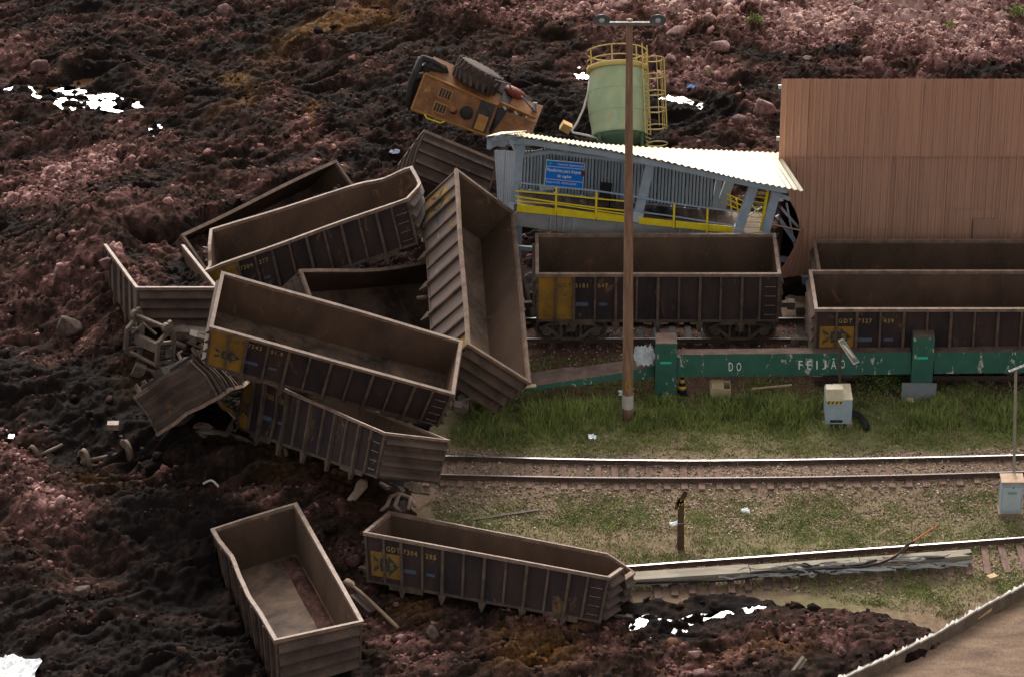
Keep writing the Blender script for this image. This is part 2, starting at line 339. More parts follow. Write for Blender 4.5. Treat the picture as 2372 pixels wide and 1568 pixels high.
OCHRE = [(760, 60, 150, 28, -28, .9), (520, 185, 45, 18, 0, .7), (560, 225, 60, 18, -30, .5), (900, 40, 60, 20, 0, .6), (1300, 1508, 70, 34, -10, .9), (730, 285, 35, 10, -60, .9), (1000, 1400, 50, 25, 0, .5), (1800, 1500, 60, 18, 0, .4),
         (350, 860, 60, 50, 0, .3), (640, 1040, 60, 40, 0, .4), (1700, 60, 500, 50, 0, .18), (240, 1130, 40, 15, 0, .5), (840, 1110, 90, 60, 0, .3), (1700, 1490, 60, 14, 0, .35)]
# puddles: u, v, ru, rv, rot, drop below which the water shows, colour
PUD = [(70, 206, 62, 17, 4, 'water'), (150, 210, 50, 12, 0, 'water'), (195, 186, 62, 10, -14, 'water'), (225, 150, 30, 7, 0, 'water'), (150, 238, 40, 9, 5, 'water'), (235, 232, 85, 17, 6, 'water'), (298, 240, 30, 13, 0, 'orange_water'), (1303, 96, 26, 8, 10, 'water'), (1350, 168, 20, 14, -10, 'water'), (1258, 179, 22, 6, 0, 'water'),
       (1570, 228, 65, 16, 15, 'water'), (1650, 262, 50, 14, 20, 'water'), (1480, 1440, 30, 10, -30, 'water'), (1550, 1446, 34, 13, 10, 'water'), (1610, 1428, 40, 9, -15, 'water'), (1700, 1412, 55, 8, -8, 'water'), (1505, 1478, 36, 8, -15, 'water'), (1270, 1508, 60, 18, -20, 'orange_water'), (1240, 1545, 40, 12, 0, 'water'),
       (330, 628, 26, 8, 0, 'water'), (360, 298, 18, 12, 80, 'water'), (25, 1010, 14, 26, -35, 'water'), (60, 1045, 14, 8, 0, 'water'), (2160, 1, 5, 5, 0, 'water'), (480, 200, 8, 5, 0, 'water'), (285, 370, 5, 16, 0, 'water')]

def yard_green(x, y):
    G = [(1500, 930, 520, 45, 0, .62), (2100, 930, 400, 55, 0, .42), (1250, 985, 150, 30, 0, .35), (2000, 1010, 420, 25, 3, .16), (1120, 1155, 110, 22, 0, .6), (1200, 1050, 150, 14, 0, .35), (1800, 1040, 500, 12, 0, .3),
         (1700, 1200, 420, 55, 3, .32), (2150, 1180, 260, 60, 0, .25), (1500, 1190, 120, 12, 0, .3), (2050, 1360, 330, 25, -3, .25), (1400, 1160, 150, 20, 5, .2)]
    return np.clip(blobs(x, y, G, .5), 0, 1.2)
def track_far(u): return 1055 + 11 * math.exp(-((u - 1600) / 420.0) ** 2) * 1.0 - max(0, u - 1900) * 0.014 + (0 if u > 1100 else -2)
RAILF = [(980, 1053), (1150, 1058), (1350, 1063), (1600, 1066), (1850, 1063.5), (2100, 1059), (2300, 1054.5), (2500, 1049), (3500, 1021)]
RAILN = [(970, 1096), (1150, 1101), (1350, 1105), (1600, 1106), (1850, 1104), (2100, 1099), (2300, 1093), (2500, 1087), (3500, 1057)]
RAIL2 = [(1430, 1312), (1600, 1299), (1800, 1285), (2000, 1270), (2200, 1256), (2400, 1241), (2600, 1226), (3500, 1158)]
zr = 0.36
RF = np.array([at(u, v, zr) for u, v in RAILF]); RN = np.array([at(u, v, zr) for u, v in RAILN]); R2 = np.array([at(u, v, zr - .1) for u, v in RAIL2])

def lerp_y(P, x): return np.interp(x, P[:, 0], P[:, 1])
REAR_Y = at(1500, 778, 0.25)[1]
def yard_fields(x, y):
    yc = (lerp_y(RF, x) + lerp_y(RN, x)) / 2; d = y - yc
    gr = (1 - sstep(1.2, 1.9, np.abs(d + 0.15 + (fbm(x * .8, y * .8, 5, 3) - .5) * 1.6))) + .75 * (1 - sstep(1.2, 3.2, np.abs(d + 1.2 + (fbm(x * .6, y * .6, 6, 3) - .5) * 2.5)))
    gr = np.maximum(gr, .35 * (1 - sstep(1.6, 2.6, np.abs(y - REAR_Y + .2 + (fbm(x, y, 8, 3) - .5) * 1.2))))
    d2 = y - lerp_y(R2, x) + .9
    gr = np.maximum(gr, .7 * (1 - sstep(.9, 1.8, np.abs(d2 + (fbm(x, y, 9, 3) - .5)))))
    gr = np.clip(gr, 0, 1) * (fbm(x * 1.3, y * 1.3, 7, 3) * .6 + .55)
    red = np.clip(1.2 * (1 - sstep(2.2, 4.2, np.abs(y - REAR_Y + 1.2))), 0, 1) * .92  # reddish soil, coloured darker to paint in the shade below the wagons
    bank = .16 * np.exp(-(d / 1.5) ** 4)
    return np.clip(gr, 0, 1), red, bank
ROAD = np.array([at(u, v)[:2] for u, v in [(2500, 1330), (2372, 1395), (2250, 1425), (2150, 1475), (2050, 1530), (1930, 1600), (1700, 1750), (1700, 2100), (3300, 2100), (3300, 1330)]])
def yard_height(x, y):
    gr, red, bank = yard_fields(x, y)
    h = bank + (fbm(x * .3, y * .3, 3, 3) - .5) * .16 + (fbm(x * 2.2, y * 2.2, 4, 4) - .5) * .09
    h = h - .16 * sstep(-.1, .5, sdist(x, y, ROAD))
    return h

# clean yard: one sheet, fine near the camera's field, running on to the horizon
def axis(lo, hi, st, far):
    a = np.arange(lo, hi, st); g = [st]; out = []; p = 0
    while p < far: g.append(g[-1] * 1.35); p += g[-1]; out.append(p)
    out = np.array(out); return np.concatenate([lo - out[::-1], a, a[-1] + out])
gx = axis(-6, 30, .11, 900); gy = axis(-30, 12, .13, 900)
X, Y = np.meshgrid(gx, gy); Z = yard_height(np.clip(X, -60, 60), np.clip(Y, -60, 60)); Z[(abs(X) > 45) | (abs(Y) > 45)] = 0
Z = Z - 1.6 * sstep(1.0, 2.2, -sdist(X, Y, CLEAN)) * (X < 45)
GR, RED, _ = yard_fields(X, Y); GREEN = yard_green(X, Y) + .15
nx, ny = len(gx), len(gy); idx = np.arange(nx * ny).reshape(ny, nx)
Fg = np.stack([idx[:-1, :-1], idx[:-1, 1:], idx[1:, 1:], idx[1:, :-1]], -1).reshape(-1, 4)
g = mesh_np('ground', np.stack([X, Y, Z], -1).reshape(-1, 3), Fg, M['ground'], {'green': GREEN.ravel(), 'gravel': GR.ravel(), 'red': RED.ravel()})
tag(g, 'patchy green and brown railway yard ground', kind='structure')

# dirt road at the lower right
def road_mat():
    m, nt, b = mat_new('packed_dirt_road'); v = objvec(nt, (0.45, 1.6, 1))
    n1 = noise_n(nt, 0.8, 7, 0.6, v, .6); n2 = noise_n(nt, 14, 7, 0.8, objvec(nt))
    f = math_n(nt, 'ADD', math_n(nt, 'MULTIPLY', n1, .5), math_n(nt, 'MULTIPLY', n2, .5))
    nt.links.new(ramp_n(nt, f, [(0.38, (0.085, 0.052, 0.034)), (0.5, (0.17, 0.108, 0.070)), (0.62, (0.27, 0.18, 0.12))]), b.inputs['Base Color'])
    b.inputs['Roughness'].default_value = .9; b.inputs['Specular IOR Level'].default_value = .2; bump_n(nt, b, n2, .4, .02); return m
M['road'] = road_mat()
rx = np.arange(0, 34, .2); ry = np.arange(-48, -10, .2); X, Y = np.meshgrid(rx, ry)
S_ = sdist(X, Y, ROAD); Z = np.where(S_ > .15, .03, -.1) + (fbm(X * .5, Y * .5, 33, 3) - .5) * .10
idx = np.arange(X.size).reshape(X.shape); ok = (S_[:-1, :-1] > -.1)
Fr = np.stack([idx[:-1, :-1], idx[:-1, 1:], idx[1:, 1:], idx[1:, :-1]], -1)[ok]
tag(mesh_np('dirt_road', np.stack([X, Y, Z], -1).reshape(-1, 3), Fr, M['road'], smooth=True), 'packed brown dirt road', kind='structure')

# ------------------------------------------------------------------ the mud
mx = np.arange(-31, 30, .068); my = np.arange(-31, 47, .088)
X, Y = np.meshgrid(mx, my)
sd_ = -sdist(X, Y, CLEAN) + (fbm(X * .9, Y * .9, 71, 4) - .5) * 1.1 + (fbm(X * 4, Y * 4, 72, 2) - .5) * .22
pink = blobs(X, Y, PINK) - blobs(X, Y, DARK); och = np.clip(blobs(X, Y, OCHRE), 0, 1)
coarse = fbm(X * .22, Y * .30, 81, 4)
MOUND = [(-15.3, 5.2, 3.6, 3.6, 1.9), (-14.6, 9.5, 3.0, 2.5, .8), (-11.8, .6, 1.5, 1.2, .9), (-7.4, -19.8, 2.2, 4.5, -.2)]
base = .42 + (coarse - .5) * 1.5 + .10 * np.sin(X * .5 + Y * .9 + 3 * coarse)
for a_, b_, ra, rb, am in MOUND: base = base + am * np.exp(-(((X - a_) / ra) ** 2 + ((Y - b_) / rb) ** 2))
rough = np.clip(.26 + .9 * np.clip(pink, 0, 1) + (fbm(X * .35, Y * .35, 91, 3) - .5) * 1.7, .04, 1.2)
fa = X * .86 + Y * .5; fb = -X * .5 + Y * .86; wv = fbm(X * .3, Y * .3, 95, 3) * 3.0      # smeared flow bands
flow = 1 - np.abs(2 * fbm(fa * .28 + wv, fb * 1.25 + wv * 1.6, 96, 5, .55) - 1)
smoothz = 1 - np.clip(rough * 1.6, 0, 1)
c1, i1 = clods(X, Y, 1.5, .22, 100); c2, i2 = clods(X + .3 * c1, Y, .62, .42, 110); c3, i3 = clods(X, Y, .30, .6, 120); c4, i4 = clods(X, Y, .17, .7, 130)
rid = 1 - np.abs(2 * fbm(X * 1.1, Y * 1.6, 140, 5, .58) - 1)
rid2 = 1 - np.abs(2 * fbm(X * 4.0, Y * 5, 150, 3, .6) - 1)
h = base + (flow - .75) * .75 * (.25 + smoothz) + rough * (.42 * c1 + .30 * c2 + .19 * c3) + .13 * c4 * (0.22 + rough) + (rid - .75) * .50 * (.30 + rough * .7) + (rid2 - .7) * (.10 + .18 * rough)
lowtone = (i1 - .5) * .28 * (c1 > 0) + (i2 - .5) * .38 * (c2 > 0) + (i3 - .5) * .34 * (c3 > 0) + (i4 - .5) * .24 * (c4 > 0)
tone = .11 + pink * .60 + (flow - .75) * .30 * smoothz + lowtone * (.5 + np.clip(pink, 0, 1)) + (fbm(X * .7, Y * .9, 160, 5, .62) - .5) * .75 + (h - base) * .16
# hollows that hold water
WL = []
for u, v, ru, rv, rot, k in PUD:
    c = at(u, v, .4); ca, sa = math.cos(math.radians(rot)), math.sin(math.radians(rot)); rv = rv * (1.25 if v < 400 else .8)
    du = (X - c[0]) * 60; dv = -(Y - c[1]) * 60 * .477
    q = ((du * ca + dv * sa) / ru) ** 2 + ((-du * sa + dv * ca) / rv) ** 2
    wgt = np.exp(-(q / 1.6) ** 2); lv = .30
    h = h * (1 - wgt) + wgt * (lv + (-.05 if v < 400 else .045) + (h - base) * .30 + (fbm(X * (1.6 if v < 400 else 2.8), Y * (2.6 if v < 400 else 4.5), 170, 5, .7) - .5) * (.95 if v < 400 else 1.25) + (fbm(X * 5, Y * 5, 175, 2) - .5) * .30)
    tone = tone - .22 * wgt
    WL.append((c, ru / 60 * 1.15, rv / 28.6 * 1.15, rot, k, lv))
edge = sstep(-.05, .9, sd_); front = .35 + .65 * sstep(.6, 4, sd_)
h = h * front + .18 * (1 - front)
H = np.where(sd_ > 1.0, h, h * edge - .45 * (1 - edge))
tone = np.where(sd_ < .9, tone - .20 * (1 - sstep(.2, 1.3, sd_)), tone)
keep = (sd_ > -.35)
MUDH, MUDX, MUDY = H, mx, my
def mudz(x, y):
    i = int(np.clip((y - my[0]) / .088, 0, len(my) - 1)); j = int(np.clip((x - mx[0]) / .068, 0, len(mx) - 1))
    return float(MUDH[i, j])
def gz(x, y):
    xa = np.array([float(x)]); ya = np.array([float(y)]); return float(max(mudz(x, y), yard_height(xa, ya)[0]))
for kx in ('W13', 'W14', 'W8', 'W7', 'W12'):      # wagon tubs keep the mud out
    q = [np.array(WAG[kx][i]) for i in (1, 3, 7, 5)]
    if kx == 'W7': q[0] = q[0] * .7 + q[3] * .3; q[1] = q[1] * .7 + q[2] * .3
    poly = np.array([w_[:2] for w_ in q])
    x0, x1 = poly[:, 0].min(), poly[:, 0].max(); y0, y1 = poly[:, 1].min(), poly[:, 1].max()
    ja = np.searchsorted(mx, (x0 - .3, x1 + .3)); ia = np.searchsorted(my, (y0 - .3, y1 + .3)); xs_, ys_ = X[ia[0]:ia[1], ja[0]:ja[1]], Y[ia[0]:ia[1], ja[0]:ja[1]]
    A_ = np.array([[w_[0], w_[1], 1] for w_ in q]); pl = np.linalg.lstsq(A_, np.array([w_[2] for w_ in q]), rcond=None)[0]
    fl = pl[0] * xs_ + pl[1] * ys_ + pl[2] - .10; ins_ = sdist(xs_, ys_, poly) > -.13
    H[ia[0]:ia[1], ja[0]:ja[1]] = np.where(ins_, np.minimum(H[ia[0]:ia[1], ja[0]:ja[1]], fl), H[ia[0]:ia[1], ja[0]:ja[1]])
idx = np.arange(X.size).reshape(X.shape)
kk = keep[:-1, :-1] | keep[1:, 1:] | keep[:-1, 1:] | keep[1:, :-1]
Fm = np.stack([idx[:-1, :-1], idx[:-1, 1:], idx[1:, 1:], idx[1:, :-1]], -1)[kk]
used = np.zeros(X.size, bool); used[Fm.ravel()] = True; rm = np.cumsum(used) - 1
V = np.stack([X, Y, H], -1).reshape(-1, 3)[used]
mud = mesh_np('mud', V, rm[Fm], M['mud'], {'tone': tone.ravel()[used], 'ochre': och.ravel()[used]})
tag(mud, 'rough dark and pinkish mining mud', kind='structure')
TONE = tone
# coarse mud carrying on beyond the frame
fx = np.linspace(-400, 400, 161); fy = np.linspace(-200, 700, 161)
X2, Y2 = np.meshgrid(fx, fy); ins = (X2 > -29) & (X2 < 28.5) & (Y2 > -29) & (Y2 < 45)
cl = sdist(X2, Y2, CLEAN); right = (X2 > 16) & (Y2 < 14)
Z2 = .35 + (fbm(X2 * .05, Y2 * .05, 201, 4) - .5) * 3 * sstep(30, 90, np.hypot(X2, Y2)); Z2 = np.where(ins | right, -1.2, Z2)
idx = np.arange(X2.size).reshape(X2.shape); Ff = np.stack([idx[:-1, :-1], idx[:-1, 1:], idx[1:, 1:], idx[1:, :-1]], -1)
kp = ~(ins | right); kf = kp[:-1, :-1] | kp[1:, 1:] | kp[:-1, 1:] | kp[1:, :-1]
far = mesh_np('far_mud', np.stack([X2, Y2, Z2], -1).reshape(-1, 3), Ff[kf].reshape(-1, 4), M['mud'], {'tone': (.3 + fbm(X2 * .06, Y2 * .06, 211, 4) * .4).ravel(), 'ochre': np.zeros(X2.size)}, smooth=True)
tag(far, 'mud plain beyond the wreck', kind='structure')

for i, (c, a, b_, rot, k, lv) in enumerate(WL):
    ps = [];  n = 28
    for j in range(n):
        t = 2 * math.pi * j / n; rr = 1 + .18 * math.sin(3 * t + i) + .1 * math.sin(5 * t + 2 * i)
        du = a * rr * math.cos(t); dv = b_ * .477 * rr * math.sin(t) ; cr, sr = math.cos(math.radians(rot)), math.sin(math.radians(rot))
        x = du * cr - dv * sr; y = -(du * sr + dv * cr) / .477
        ps.append((c[0] + x, c[1] + y, lv))
    m = MB(); m.add([(c[0], c[1], lv)] + ps, [(0, 1 + (j + 1) % n, 1 + j) for j in range(n)])
    tag(m.build('puddle', M[k]), 'muddy puddle', kind='structure')

# ------------------------------------------------------------------ rocks
def ico():
    t = (1 + 5 ** .5) / 2
    v = np.array([(-1, t, 0), (1, t, 0), (-1, -t, 0), (1, -t, 0), (0, -1, t), (0, 1, t), (0, -1, -t), (0, 1, -t), (t, 0, -1), (t, 0, 1), (-t, 0, -1), (-t, 0, 1)], float)
    f = [(0, 11, 5), (0, 5, 1), (0, 1, 7), (0, 7, 10), (0, 10, 11), (1, 5, 9), (5, 11, 4), (11, 10, 2), (10, 7, 6), (7, 1, 8), (3, 9, 4), (3, 4, 2), (3, 2, 6), (3, 6, 8), (3, 8, 9), (4, 9, 5), (2, 4, 11), (6, 2, 10), (8, 6, 7), (9, 8, 1)]
    return v / np.linalg.norm(v[0]), np.array(f)
IV, IF = ico()
def subdiv(V, Fc):
    V = [tuple(v) for v in V]; mp = {}; out = []
    def mid(a, b):
        k = (min(a, b), max(a, b))
        if k not in mp:
            p = (np.array(V[a]) + np.array(V[b])) / 2; V.append(tuple(p / np.linalg.norm(p))); mp[k] = len(V) - 1
        return mp[k]
    for a, b, c in Fc:
        x, y, z = mid(a, b), mid(b, c), mid(c, a); out += [(a, x, z), (b, y, x), (c, z, y), (x, y, z)]
    return np.array(V), np.array(out)
IV2, IF2 = subdiv(IV, IF); IV3, IF3 = subdiv(IV2, IF2)
def many_rocks(P, R, flat=.62, jag=.46, rng=RNG):
    n = len(P); k = len(IV)
    d = IV[None] * (1 + jag * (rng.random((n, k, 1)) - .5) * 2)
    s = np.stack([.75 + .5 * rng.random(n), .65 + .5 * rng.random(n), flat * (.7 + .6 * rng.random(n))], -1)
    d = d * s[:, None]; a = rng.random(n) * 6.28; ca, sa = np.cos(a)[:, None], np.sin(a)[:, None]
    x = d[..., 0] * ca - d[..., 1] * sa; y = d[..., 0] * sa + d[..., 1] * ca
    tl = (rng.random((n, 1)) - .5) * .9; z = d[..., 2] + x * tl
    V = np.stack([x, y, z], -1) * R[:, None, None] + P[:, None]
    Fc = (IF[None] + (np.arange(n) * k)[:, None, None]).reshape(-1, 3)
    return V.reshape(-1, 3), Fc
n = 150000
px = RNG.uniform(-29, 28, n); py = RNG.uniform(-29, 44, n)
ii = ((py - my[0]) / .088).astype(int); jj = ((px - mx[0]) / .068).astype(int)
tt = TONE[ii, jj]; ok = (sd_[ii, jj] > .5) & (RNG.random(n) < np.clip(.16 + 1.0 * (tt - .10), 0.10, 1)) & (MUDH[ii, jj] > .26)
for kx in ('W13', 'W14', 'W8', 'W7', 'W12', 'W5', 'W6', 'W10'): ok &= sdist(px, py, np.array([WAG[kx][i][:2] for i in (1, 3, 7, 5)])) < -.05
px, py, ii, jj, tt = px[ok], py[ok], ii[ok], jj[ok], tt[ok]
R = .032 + .085 * RNG.random(len(px)) ** 2.2 + .17 * (RNG.random(len(px)) < .04) * RNG.random(len(px)) + .05 * np.clip(tt - .3, 0, 1)
V, Fc = many_rocks(np.stack([px, py, MUDH[ii, jj] + R * .15], -1), R)
tn = np.repeat(np.clip(tt * .8 + .13 + (RNG.random(len(px)) - .5) * .55, 0, 1), 12)
tag(mesh_np('rubble', V, Fc, M['mud'], {'tone': tn, 'ochre': np.repeat((RNG.random(len(px)) < .02) * .7, 12)}), 'small pinkish and dark stones strewn over the mud', 'rubble', kind='stuff')

def rock_mat(name, a, b_, c_):
    m, nt, b = mat_new(name); v = objvec(nt); n = noise_n(nt, 2.2, 8, .7, v, .5); n2 = noise_n(nt, 16, 5, .7, v)
    f = math_n(nt, 'ADD', math_n(nt, 'MULTIPLY', n, .65), math_n(nt, 'MULTIPLY', n2, .35))
    nt.links.new(ramp_n(nt, f, [(.38, a), (.5, b_), (.64, c_)]), b.inputs['Base Color']); b.inputs['Roughness'].default_value = .9; b.inputs['Specular IOR Level'].default_value = .2
    bump_n(nt, b, f, .6, .08); return m
M['rock_pink'] = rock_mat('pink_rock', (.07, .035, .03), (.20, .11, .095), (.34, .21, .18))
M['rock_red'] = rock_mat('dull_red_rock', (.05, .025, .022), (.13, .065, .058), (.20, .11, .10))
M['rock_brown'] = rock_mat('brown_rock', (.03, .02, .018), (.085, .055, .045), (.15, .10, .085))
M['rock_tan'] = rock_mat('tan_rock', (.16, .10, .08), (.34, .23, .18), (.48, .35, .28))
SKIPB = {330, 710, 250, 1050, 350}
def boulder(u, v, w, hgt, mat, label, rot=0, seed=0, name='boulder'):
    """w, hgt in photo pixels"""
    rs = np.random.default_rng(seed + 500); p = at(u, v, .7); s = 60 - (v - 784) * -.009
    rx = w / s / 2; rz = hgt / s / 2 / .8
    d = IV3 * (1 + .16 * (vnoise(IV3[:, 0] * 1.7 + seed * 3, IV3[:, 1] * 1.7 + IV3[:, 2] * 1.3, seed)[:, None] - .5) * 2)
    for q in range(22):
        nn = rs.normal(size=3); nn /= np.linalg.norm(nn); lim = .52 + .34 * rs.random()
        e = d @ nn; d = d - np.clip(e - lim, 0, None)[:, None] * nn
    V = d * np.array([rx, (rx + rz) / 2, rz]); ca, sa = math.cos(rot), math.sin(rot)
    V = np.stack([V[:, 0] * ca - V[:, 2] * sa, V[:, 1], V[:, 0] * sa + V[:, 2] * ca], -1)
    o = mesh_np(name, V, IF3, mat); z = gz(p[0], p[1]); q = at(u, v, z + rz * .35); o.location = (q[0], q[1], z + rz * .35)
    return tag(o, label, 'boulder', 'larger boulders lying in the mud')
BL = [(1775, 255, 62, 48, 'rock_pink', 'large slab-like pink boulder left of the brown corrugated building', .6),
      (1712, 282, 42, 34, 'rock_red', 'dull red boulder just left of the big slab boulder by the building', .2),
      (1668, 108, 62, 34, 'rock_pink', 'big flat pink boulder right of the lamp pole crossbar, low one', 0),
      (1570, 80, 60, 34, 'rock_pink', 'pink boulder just under the right lamp of the pole', .3),
      (1555, 140, 36, 24, 'rock_red', 'dull red boulder between the pole lamp and the tank cage', 0),
      (1560, 12, 34, 22, 'rock_tan', 'tan rounded boulder at the top edge right of the pole', 0),
      (1440, 12, 50, 26, 'rock_pink', 'pink boulder at the top edge just above the lamp pole', 0),
      (2150, 46, 46, 16, 'rock_pink', 'long pointed pink slab tilted up near the top right', .55),
      (1990, 12, 34, 18, 'rock_brown', 'brown boulder at the top edge above the building', 0),
      (160, 760, 78, 60, 'rock_brown', 'large round dark brown boulder left of the mud filled wagon', 0),
      (265, 452, 66, 26, 'rock_pink', 'pale pink slab boulder on the ridge at the left', -.15),
      (270, 505, 48, 30, 'rock_red', 'dull red boulder under the pale slab boulder at the left', 0),
      (90, 160, 56, 42, 'rock_red', 'reddish boulder above the bright puddle at far left', 0),
      (245, 610, 34, 30, 'rock_red', 'upright reddish boulder behind the mud filled wagon', .2),
      (300, 668, 42, 28, 'rock_brown', 'brown boulder against the outer side of the mud filled wagon', 0),
      (190, 448, 0, 0, None, '', 0),
      (250, 1362, 62, 40, 'rock_red', 'red boulder beside a grey one in the dark mud at lower left', 0),
      (192, 1370, 52, 34, 'rock_brown', 'grey brown boulder left of the red one at lower left', 0),
      (330, 1232, 34, 20, 'rock_pink', 'lone pink boulder on the smooth dark mud at left', .1),
      (710, 1140, 36, 24, 'rock_pink', 'pink boulder left of the broken log', 0),
      (820, 1300, 46, 32, 'rock_red', 'bright red boulder left of the yellow logo wagon corner', .2),
      (2425, 0, 0, 0, None, '', 0),
      (1950, 1507, 26, 22, 'rock_red', 'round dull red boulder near the tip of the mud tongue', 0),
      (1610, 1515, 38, 20, 'rock_pink', 'pink boulder in the mud below the bright puddles', 0),
      (1620, 1560, 44, 20, 'rock_pink', 'pink boulder at the bottom edge of the mud', 0),
      (980, 1350, 0, 0, None, '', 0), (1050, 20, 44, 22, 'rock_red', 'dull red boulder at the top edge left of centre', 0),
      (520, 24, 46, 30, 'rock_pink', 'pinkish boulder near the top edge above the ochre streak', 0),
      (350, 122, 30, 20, 'rock_pink', 'small pinkish boulder right of the bright puddles', .3),
      (1000, 1465, 40, 26, 'rock_brown', 'dark red brown boulder right of the bent pipe', 0),
      (2300, 16, 50, 20, 'rock_pink', 'pink boulder at the top right above the building', 0), (2210, 60, 40, 18, 'rock_tan', 'tan boulder right of the pointed slab', .1),
      (2010, 140, 34, 16, 'rock_pink', 'pink boulder on the rubble above the building edge', 0), (1870, 135, 26, 14, 'rock_tan', 'small tan boulder by the black mud hollow above the building', 0)]
for i, (u, v, w, hh, mt, lb, rt) in enumerate(BL):
    if w and u not in SKIPB: boulder(u, v, w, hh, M[mt], lb, rt, i)

# ------------------------------------------------------------------ ore wagons
def up_wagon(bl, fl, length, z, H=1.93, W=3.2):
    a = at(*bl, z); y0 = a[1]; b = at(*fl, z); x0 = (a[0] + b[0]) / 2; y1 = b[1]
    out = []
    for x in (x0, x0 + length):
        for y in (y1, y0):
            for d in (0, H): out.append((x, y, z - d))
    return out
ZR = 3.3
WAG['W1'] = up_wagon((1250, 546), (1241, 636), at(1801, 640, ZR)[0] - at(1243, 636, ZR)[0], ZR)
WAG['W3'] = up_wagon((1886, 631), (1885, 717), 9.7, ZR)
a2 = at(1888, 560, 2.3)
WAG['W2'] = [(x, y, z) for x in (a2[0], a2[0] + 9.7) for y in (a2[1] - 3.1, a2[1]) for z in (2.3, .37)]

def bogie_parts(parent, O, ax, ay, az, wheel_dark=False, sides=(1, 1), wheels=(1, 1, 1, 1)):
    """three-piece freight bogie: O centre at axle height, ax along track, ay across, az up"""
    O = Vector(O); ax = Vector(ax).normalized(); ay = Vector(ay).normalized(); az = Vector(az).normalized()
    R = Matrix((ax, ay, az)).transposed(); P = lambda x, y, z: O + R @ Vector((x, y, z))
    for si, s in enumerate((-1, 1)):
        if not sides[si]: continue
        y = s * 1.0; m = MB()
        path = lambda pts, w, h: [m.bar(P(a[0], y, a[1]), P(b[0], y, b[1]), w, h, ay.cross(Vector((0, 0, 1))) if False else ay) for a, b in zip(pts[:-1], pts[1:])]
        path([(-1.15, .10), (-.80, .28), (-.35, .36), (.35, .36), (.80, .28), (1.15, .10)], .13, .15)
        path([(-.80, .10), (-.36, -.32), (.36, -.32), (.80, .10)], .12, .15)
        path([(-.36, .30), (-.36, -.30)], .11, .14); path([(.36, .30), (.36, -.30)], .11, .14)
        for e in (-.9, .9): m.lathe(P(e, y - .11, 0), ay, [(0, .17), (.02, .19), (.20, .19), (.22, .17)], 12)
        sf = m.build('side_frame', M['bogie'], parent)
        sp = MB()
        for q in (-.2, 0, .2): sp.lathe(P(q, y, -.26), az, [(0, .085), (.42, .085)], 8)
        sp.build('spring', M['shadow'], sf)
        for e in (-.9, .9):
            c = MB(); c.lathe(P(e, y + s * .10, 0), ay * s, [(0, .10), (.03, .10), (.04, .05)], 10); c.build('bearing_cap', M['wheel'], sf)
    k = 0
    for e in (-.9, .9):
        for s in (-1, 1):
            if wheels[k]:
                w = MB(); w.lathe(P(e, s * .80 - .07 * s, 0), ay * s, [(0, .08), (0, .42), (.02, .47), (.035, .44), (.14, .43), (.145, .36), (.08, .33), (.07, .14), (.16, .13), (.16, .08)], 20)
                w.build('wheel', M['wheel'], parent)
            k += 1
        a = MB(); a.tube([P(e, -.95, 0), P(e, .95, 0)], .075, 8); a.build('axle', M['wheel'], parent)
    b = MB(); b.bar(P(0, -1.1, .12), P(0, 1.1, .12), .34, .26, az); b.build('bolster', M['bogie'], parent)

